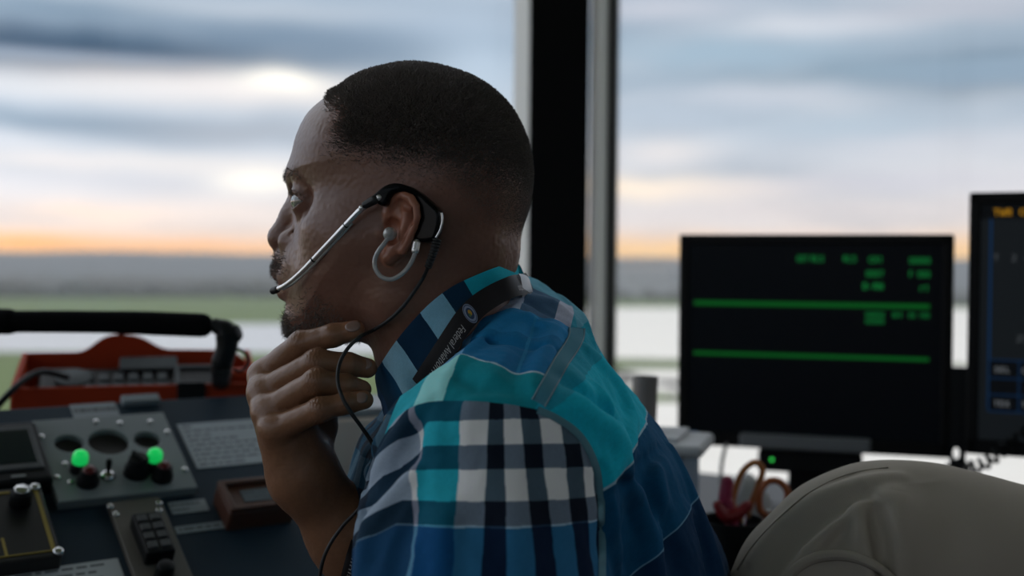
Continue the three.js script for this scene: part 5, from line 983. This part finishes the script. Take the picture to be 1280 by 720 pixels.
// ---------------------------------------------------------------- headset
{
  const o = thing('headset', 'black ear-hook headset with silver microphone boom and clear ear tube', 'headset', PERSON_AT);
  const black = mat(new THREE.Color(0.003, 0.0035, 0.0045), 0.28, { specularIntensity: 0.22, clearcoat: 0.06, clearcoatRoughness: 0.08 }), steel = mat(new THREE.Color(0.80, 0.79, 0.78), 0.32, { metalness: 0.75 }), rubber = mat(new THREE.Color(0.012, 0.012, 0.013), 0.55);
  const clear = mat(new THREE.Color(0.36, 0.36, 0.36), 0.10, { clearcoat: 1, clearcoatRoughness: 0.05 });
  const out = [[467, 248], [474, 240.5], [486, 232], [497, 229.5], [512, 233], [525, 240.5], [540, 253], [551, 264], [553, 275], [550.5, 289], [546, 299], [533, 303], [520, 301], [516, 295], [520, 284], [525.5, 270], [523, 258], [516, 247.5], [506, 241], [496, 242], [490.5, 248], [487.5, 256], [481, 258.5], [473, 254]].map(([x, y]) => { const p = hp(x, y, 0.081); return new THREE.Vector2(p[0], p[1]); });
  const shape = new THREE.Shape(new THREE.CatmullRomCurve3(out.map((p) => V(p.x, p.y, 0)), true, 'centripetal').getSpacedPoints(110).map((p) => new THREE.Vector2(p.x, p.y)));
  let g = new THREE.ExtrudeGeometry(shape, { depth: 0.006, bevelEnabled: true, bevelThickness: 0.004, bevelSize: 0.0028, bevelOffset: -0.0028, bevelSegments: 5, curveSegments: 4 });
  const p = g.attributes.position; for (let i = 0; i < p.count; i++) { const f = p.getX(i); p.setXYZ(i, ...fromHead(f, p.getY(i), 0.070 + p.getZ(i) + clamp(-(f + 0.005) * 0.22, 0, 0.008) + 0.009 * sstep(-0.022, -0.004, f))); }
  g = mergeVertices(g.deleteAttribute('normal').deleteAttribute('uv'), 1e-5); g.computeVertexNormals();
  const hb = mesh('ear_hook', own(inRoom(g)), black, o);
  mesh('edge_glint', own(inRoom(tube([[552, 266, 0.088], [553, 275, 0.088], [550, 288, 0.088], [545, 297, 0.088]].map((q) => hv(...q)), 0.0009, 24, 8))), steel, hb);  // bright steel line standing in for the highlight along the hook edge
  const boom = [[474, 247, 0.088], [462, 254.5, 0.087], [451, 262, 0.084], [436, 277, 0.082], [420, 294, 0.079], [404, 311, 0.074], [391, 325, 0.069], [378, 338.5, 0.063], [364, 351, 0.055], [353, 358.5, 0.048], [343, 362.5, 0.042]];
  const b = mesh('microphone_boom', own(inRoom(taperTube(boom.map((q) => hv(...q)), [0.0024, 0.0023, 0.0021, 0.002, 0.002, 0.002, 0.0019, 0.0019, 0.0019], 90, 12))), steel, o);
  mesh('boom_tube', own(inRoom(tube([[440, 279, 0.079], [423, 298, 0.076], [406, 316, 0.072], [393, 330, 0.067], [379, 343.5, 0.061], [366, 354.5, 0.054], [354, 361, 0.047]].map((q) => hv(...q)), 0.0013, 70, 10))), steel, o);
  for (const [x, y, l] of [[432, 281.5, 0.081], [391.5, 324.5, 0.069]]) { const c = hv(x, y, l), d = hv(x - 8, y + 8.2, l - 0.002).sub(c).normalize(); const r = mesh('boom_ring', new THREE.CylinderGeometry(0.0024, 0.0024, 0.0012, 16), rubber, b, c.applyMatrix4(camera.matrixWorld).sub(PERSON_AT)); r.quaternion.setFromUnitVectors(V(0, 1, 0), d.applyEuler(camera.rotation)); }
  mesh('microphone', own(inRoom(taperTube([[346, 362, 0.044], [341.5, 363.5, 0.041]].map((q) => hv(...q)), [0.0029, 0.0030], 8, 14))), rubber, o);
  mesh('boom_clamp', own(inRoom(taperTube([[468, 250, 0.0885], [457, 256, 0.0875]].map((q) => hv(...q)), [0.0036, 0.0030], 8, 12))), rubber, o);
  mesh('clamp_screw', new THREE.SphereGeometry(0.0023, 16, 12), steel, o, hv(452, 260, 0.087).applyMatrix4(camera.matrixWorld).sub(PERSON_AT));
  mesh('ear_tube', own(inRoom(tube([[521, 300, 0.083], [520, 312, 0.085], [514, 328, 0.088], [504, 341, 0.090], [490, 349, 0.0905], [477, 346, 0.090], [469.5, 336, 0.090], [468.5, 325, 0.090], [473, 314, 0.090], [480, 305, 0.089], [485, 298, 0.087]].map((q) => hv(...q)), 0.0018, 120, 14))), clear, o);
  mesh('tube_collar', own(inRoom(taperTube([[520.5, 304, 0.0838], [519, 313, 0.0853]].map((q) => hv(...q)), [0.003, 0.003], 6, 14))), steel, o);
  const bud = lathe([[0, 0.0042], [0.0022, 0.0040], [0.0042, 0.0028], [0.0052, 0.0006], [0.0050, -0.002], [0.0036, -0.0042], [0.0026, -0.0075], [0, -0.0075]], 24);
  const eb = mesh('ear_tip', bud, mat(new THREE.Color(0.42, 0.42, 0.42), 0.35, { transmission: 0.35, thickness: 0.004 }), o, hv(487, 292.5, 0.0862).applyMatrix4(camera.matrixWorld).sub(PERSON_AT)); eb.quaternion.setFromUnitVectors(V(0, 1, 0), V(-0.35, -0.1, 1).normalize());
  // ribbed cord sleeve and cord
  const relief = [[546, 299, 0.083], [543, 312, 0.0835], [538, 326, 0.0825], [535, 334, 0.081]].map((q) => hv(...q)), rc = curve(relief);
  const rg = []; for (let i = 0; i <= 9; i++) { const c = rc.getPointAt(i / 9 * 0.94 + 0.03), t = rc.getTangentAt(i / 9), e = new THREE.TorusGeometry(0.0026 - i * 0.00008, 0.0011, 8, 16); e.applyQuaternion(new THREE.Quaternion().setFromUnitVectors(V(0, 0, 1), t)).translate(c.x, c.y, c.z); rg.push(e); }
  mesh('cord_sleeve', own(inRoom(mergeGeometries([new THREE.TubeGeometry(rc, 30, 0.0026, 12), ...rg]))), rubber, o);
  const cord = [[536, 332, 0], [529, 347], [518, 364], [503, 384], [486, 400], [468, 412], [450, 421, 0.861], [436, 434, 0.857], [425, 453, 0.850], [422, 475, 0.843], [428, 497, 0.836], [439, 516, 0.834], [452, 534, 0.838], [466, 556, 0.842], [473, 580, 0.842], [466, 606, 0.846], [450, 634, 0.852], [428, 658, 0.855], [410, 685, 0.855], [401, 712, 0.857], [399, 760, 0.86], [415, 900, 0.87]];
  mesh('cord', own(inRoom(tube(cord.map(([x, y, d], i) => i === 0 ? hv(x, y, 0.0815) : d ? lens(x, y, d) : overNeck(x, y, 0.0035)), 0.00150, 260, 10))), rubber, o);
}

// ---------------------------------------------------------------- the neighbour's bent knee in khaki
{
  const D = 0.96, ol = outlineField([[905, 760], [916, 720], [936, 680], [972, 640], [1012, 606], [1062, 584], [1118, 576], [1172, 579], [1224, 591], [1285, 607], [1400, 640], [1520, 690], [1580, 780], [1500, 860], [1300, 880], [1120, 860], [1050, 960], [1000, 1060], [930, 1040], [900, 900]].map(([x, y]) => [(x - 640) / FOCAL * D, -(y - 360) / FOCAL * D]), 0.002), R = 0.075, W = 0.082;
  let list = [];
  const base = (x, y, z) => { const q = Math.max(0, 1 + ol(x, y) / R), w = Math.abs(z + D) / W; return R * (Math.sqrt(q * q + w * w) - 1); };
  const ridge = (pts, w, h) => { const p = pts.map(([x, y]) => march(base, x, y, 0.6, 1.2)), c = [0, 1, 2].map((k) => p.reduce((s, q) => s + q[k], 0) / p.length); list.push({ p, w, h, c, reach: Math.max(...p.map((q) => Math.hypot(q[0] - c[0], q[1] - c[1], q[2] - c[2]))) + 3 * w }); };
  ridge([[940, 700], [975, 655], [1020, 622], [1075, 603], [1125, 594]], 0.007, 0.0070);
  ridge([[960, 716], [995, 675], [1035, 645], [1080, 620]], 0.010, -0.0140);
  ridge([[985, 730], [1010, 690], [1040, 660], [1072, 636], [1100, 622]], 0.008, 0.0112);
  ridge([[1030, 690], [1052, 664], [1072, 640]], 0.008, -0.0084);
  ridge([[1068, 628], [1078, 665], [1086, 710], [1092, 750]], 0.008, 0.0098);
  ridge([[1092, 628], [1100, 670], [1104, 720]], 0.009, -0.0126);
  ridge([[1118, 615], [1124, 665], [1126, 725]], 0.010, 0.0084);
  ridge([[1160, 600], [1185, 640], [1190, 700]], 0.018, -0.0070);
  const f = (x, y, z) => { const d = base(x, y, z); if (Math.abs(d) > 0.04) return d; const keep = FOLDS; FOLDS = list; const l = foldLift(x, y, z); FOLDS = keep; return d - l + 0.0012 * nz(x * 26, y * 22, z * 26); };
  const a = lens(890, 560, D), b = lens(1620, 900, D), g = inRoom(fieldMesh(f, [a.x - 0.01, b.y, -D - 0.1], [b.x, a.y, -D + 0.1], 0.003));
  const P2 = V(0.55, 0, -0.95); g.translate(-P2.x, -P2.y, -P2.z);
  const o = thing('person', 'person in khaki trousers, only a raised bent knee showing before the monitors', 'person', P2);
  mapUV(g, (x, y, z) => [(x + z) / 0.1, y / 0.1]);
  const twill = noiseTexture(128, (x, y) => 0.5 + 0.5 * Math.sin((x * 40 + y * 40) * Math.PI * 2));
  const khaki = mat(new THREE.Color(0.40, 0.35, 0.295), 0.9, { bumpMap: twill, bumpScale: 0.00015, specularIntensity: 0.3 });
  mesh('trousers', g, khaki, o);
  const seamAt = [[921, 712], [940, 683], [975, 646], [1014, 614], [1062, 592], [1110, 584]].map(([x, y]) => V(...march((u, v, w) => f(u, v, w) - 0.0006, x, y, 0.6, 1.2)));
  const sg = inRoom(tube(seamAt, 0.0007, 80, 6)); sg.translate(-P2.x, -P2.y, -P2.z); mesh('trouser_seam', sg, khaki, o);
  // rolled edge with a stitched rim low on the knee
  const cuffAt = [[978, 735], [994, 712], [1020, 697], [1055, 694], [1090, 705], [1122, 728]].map(([x, y]) => V(...march((u, v, w) => f(u, v, w) - 0.002, x, y, 0.6, 1.2))), cg = inRoom(taperTube(cuffAt, [0.003, 0.0042, 0.0045, 0.0045, 0.004, 0.003], 60, 12)); cg.translate(-P2.x, -P2.y, -P2.z);
  mesh('rolled_edge', cg, khaki, o);
  // trunk, head and arm of the neighbour, out of frame, added to shade the knee
  const body = (x, y, z) => {
    let d = cone(x, y, z, [0.82, 0.68, -0.80], [0.88, 1.08, -0.62], 0.15, 0.16); d = smin(d, cone(x, y, z, [0.88, 1.18, -0.46], [0.88, 1.18, -0.80], 0.085, 0.085), 0.08); d = smin(d, cone(x, y, z, [0.88, 1.18, -0.84], [0.80, 0.92, -0.92], 0.065, 0.055), 0.04); d = smin(d, cone(x, y, z, [0.88, 1.18, -0.42], [0.82, 0.90, -0.40], 0.065, 0.055), 0.04);
    d = smin(d, cone(x, y, z, [0.88, 1.22, -0.62], [0.86, 1.36, -0.62], 0.06, 0.055), 0.04); d = smin(d, egg(x, y, z, [0.84, 1.48, -0.62], 0.10, 0.125, 0.08), 0.03); return d;
  };
  const bg = fieldMesh(body, [0.55, 0.48, -1.02], [1.10, 1.64, -0.28], 0.014); bg.translate(-P2.x, -P2.y, -P2.z); mesh('body', bg, mat(new THREE.Color(0.10, 0.095, 0.085), 0.9), o);
  // shin and shoe below
  const sole = lens(960, 1000, D).applyMatrix4(camera.matrixWorld).sub(P2);
  mesh('lower_leg', taperTube([sole, V(sole.x - 0.01, 0.45, sole.z), V(sole.x - 0.02, 0.10, sole.z + 0.01)], [0.07, 0.065, 0.055], 24, 18), khaki, o);
  mesh('shoe', box(0.26, 0.10, 0.10, 0.04, 5), mat(new THREE.Color(0.03, 0.025, 0.02), 0.5), o, [sole.x - 0.09, 0.05, sole.z + 0.01]);
}

renderer.render(scene, camera);
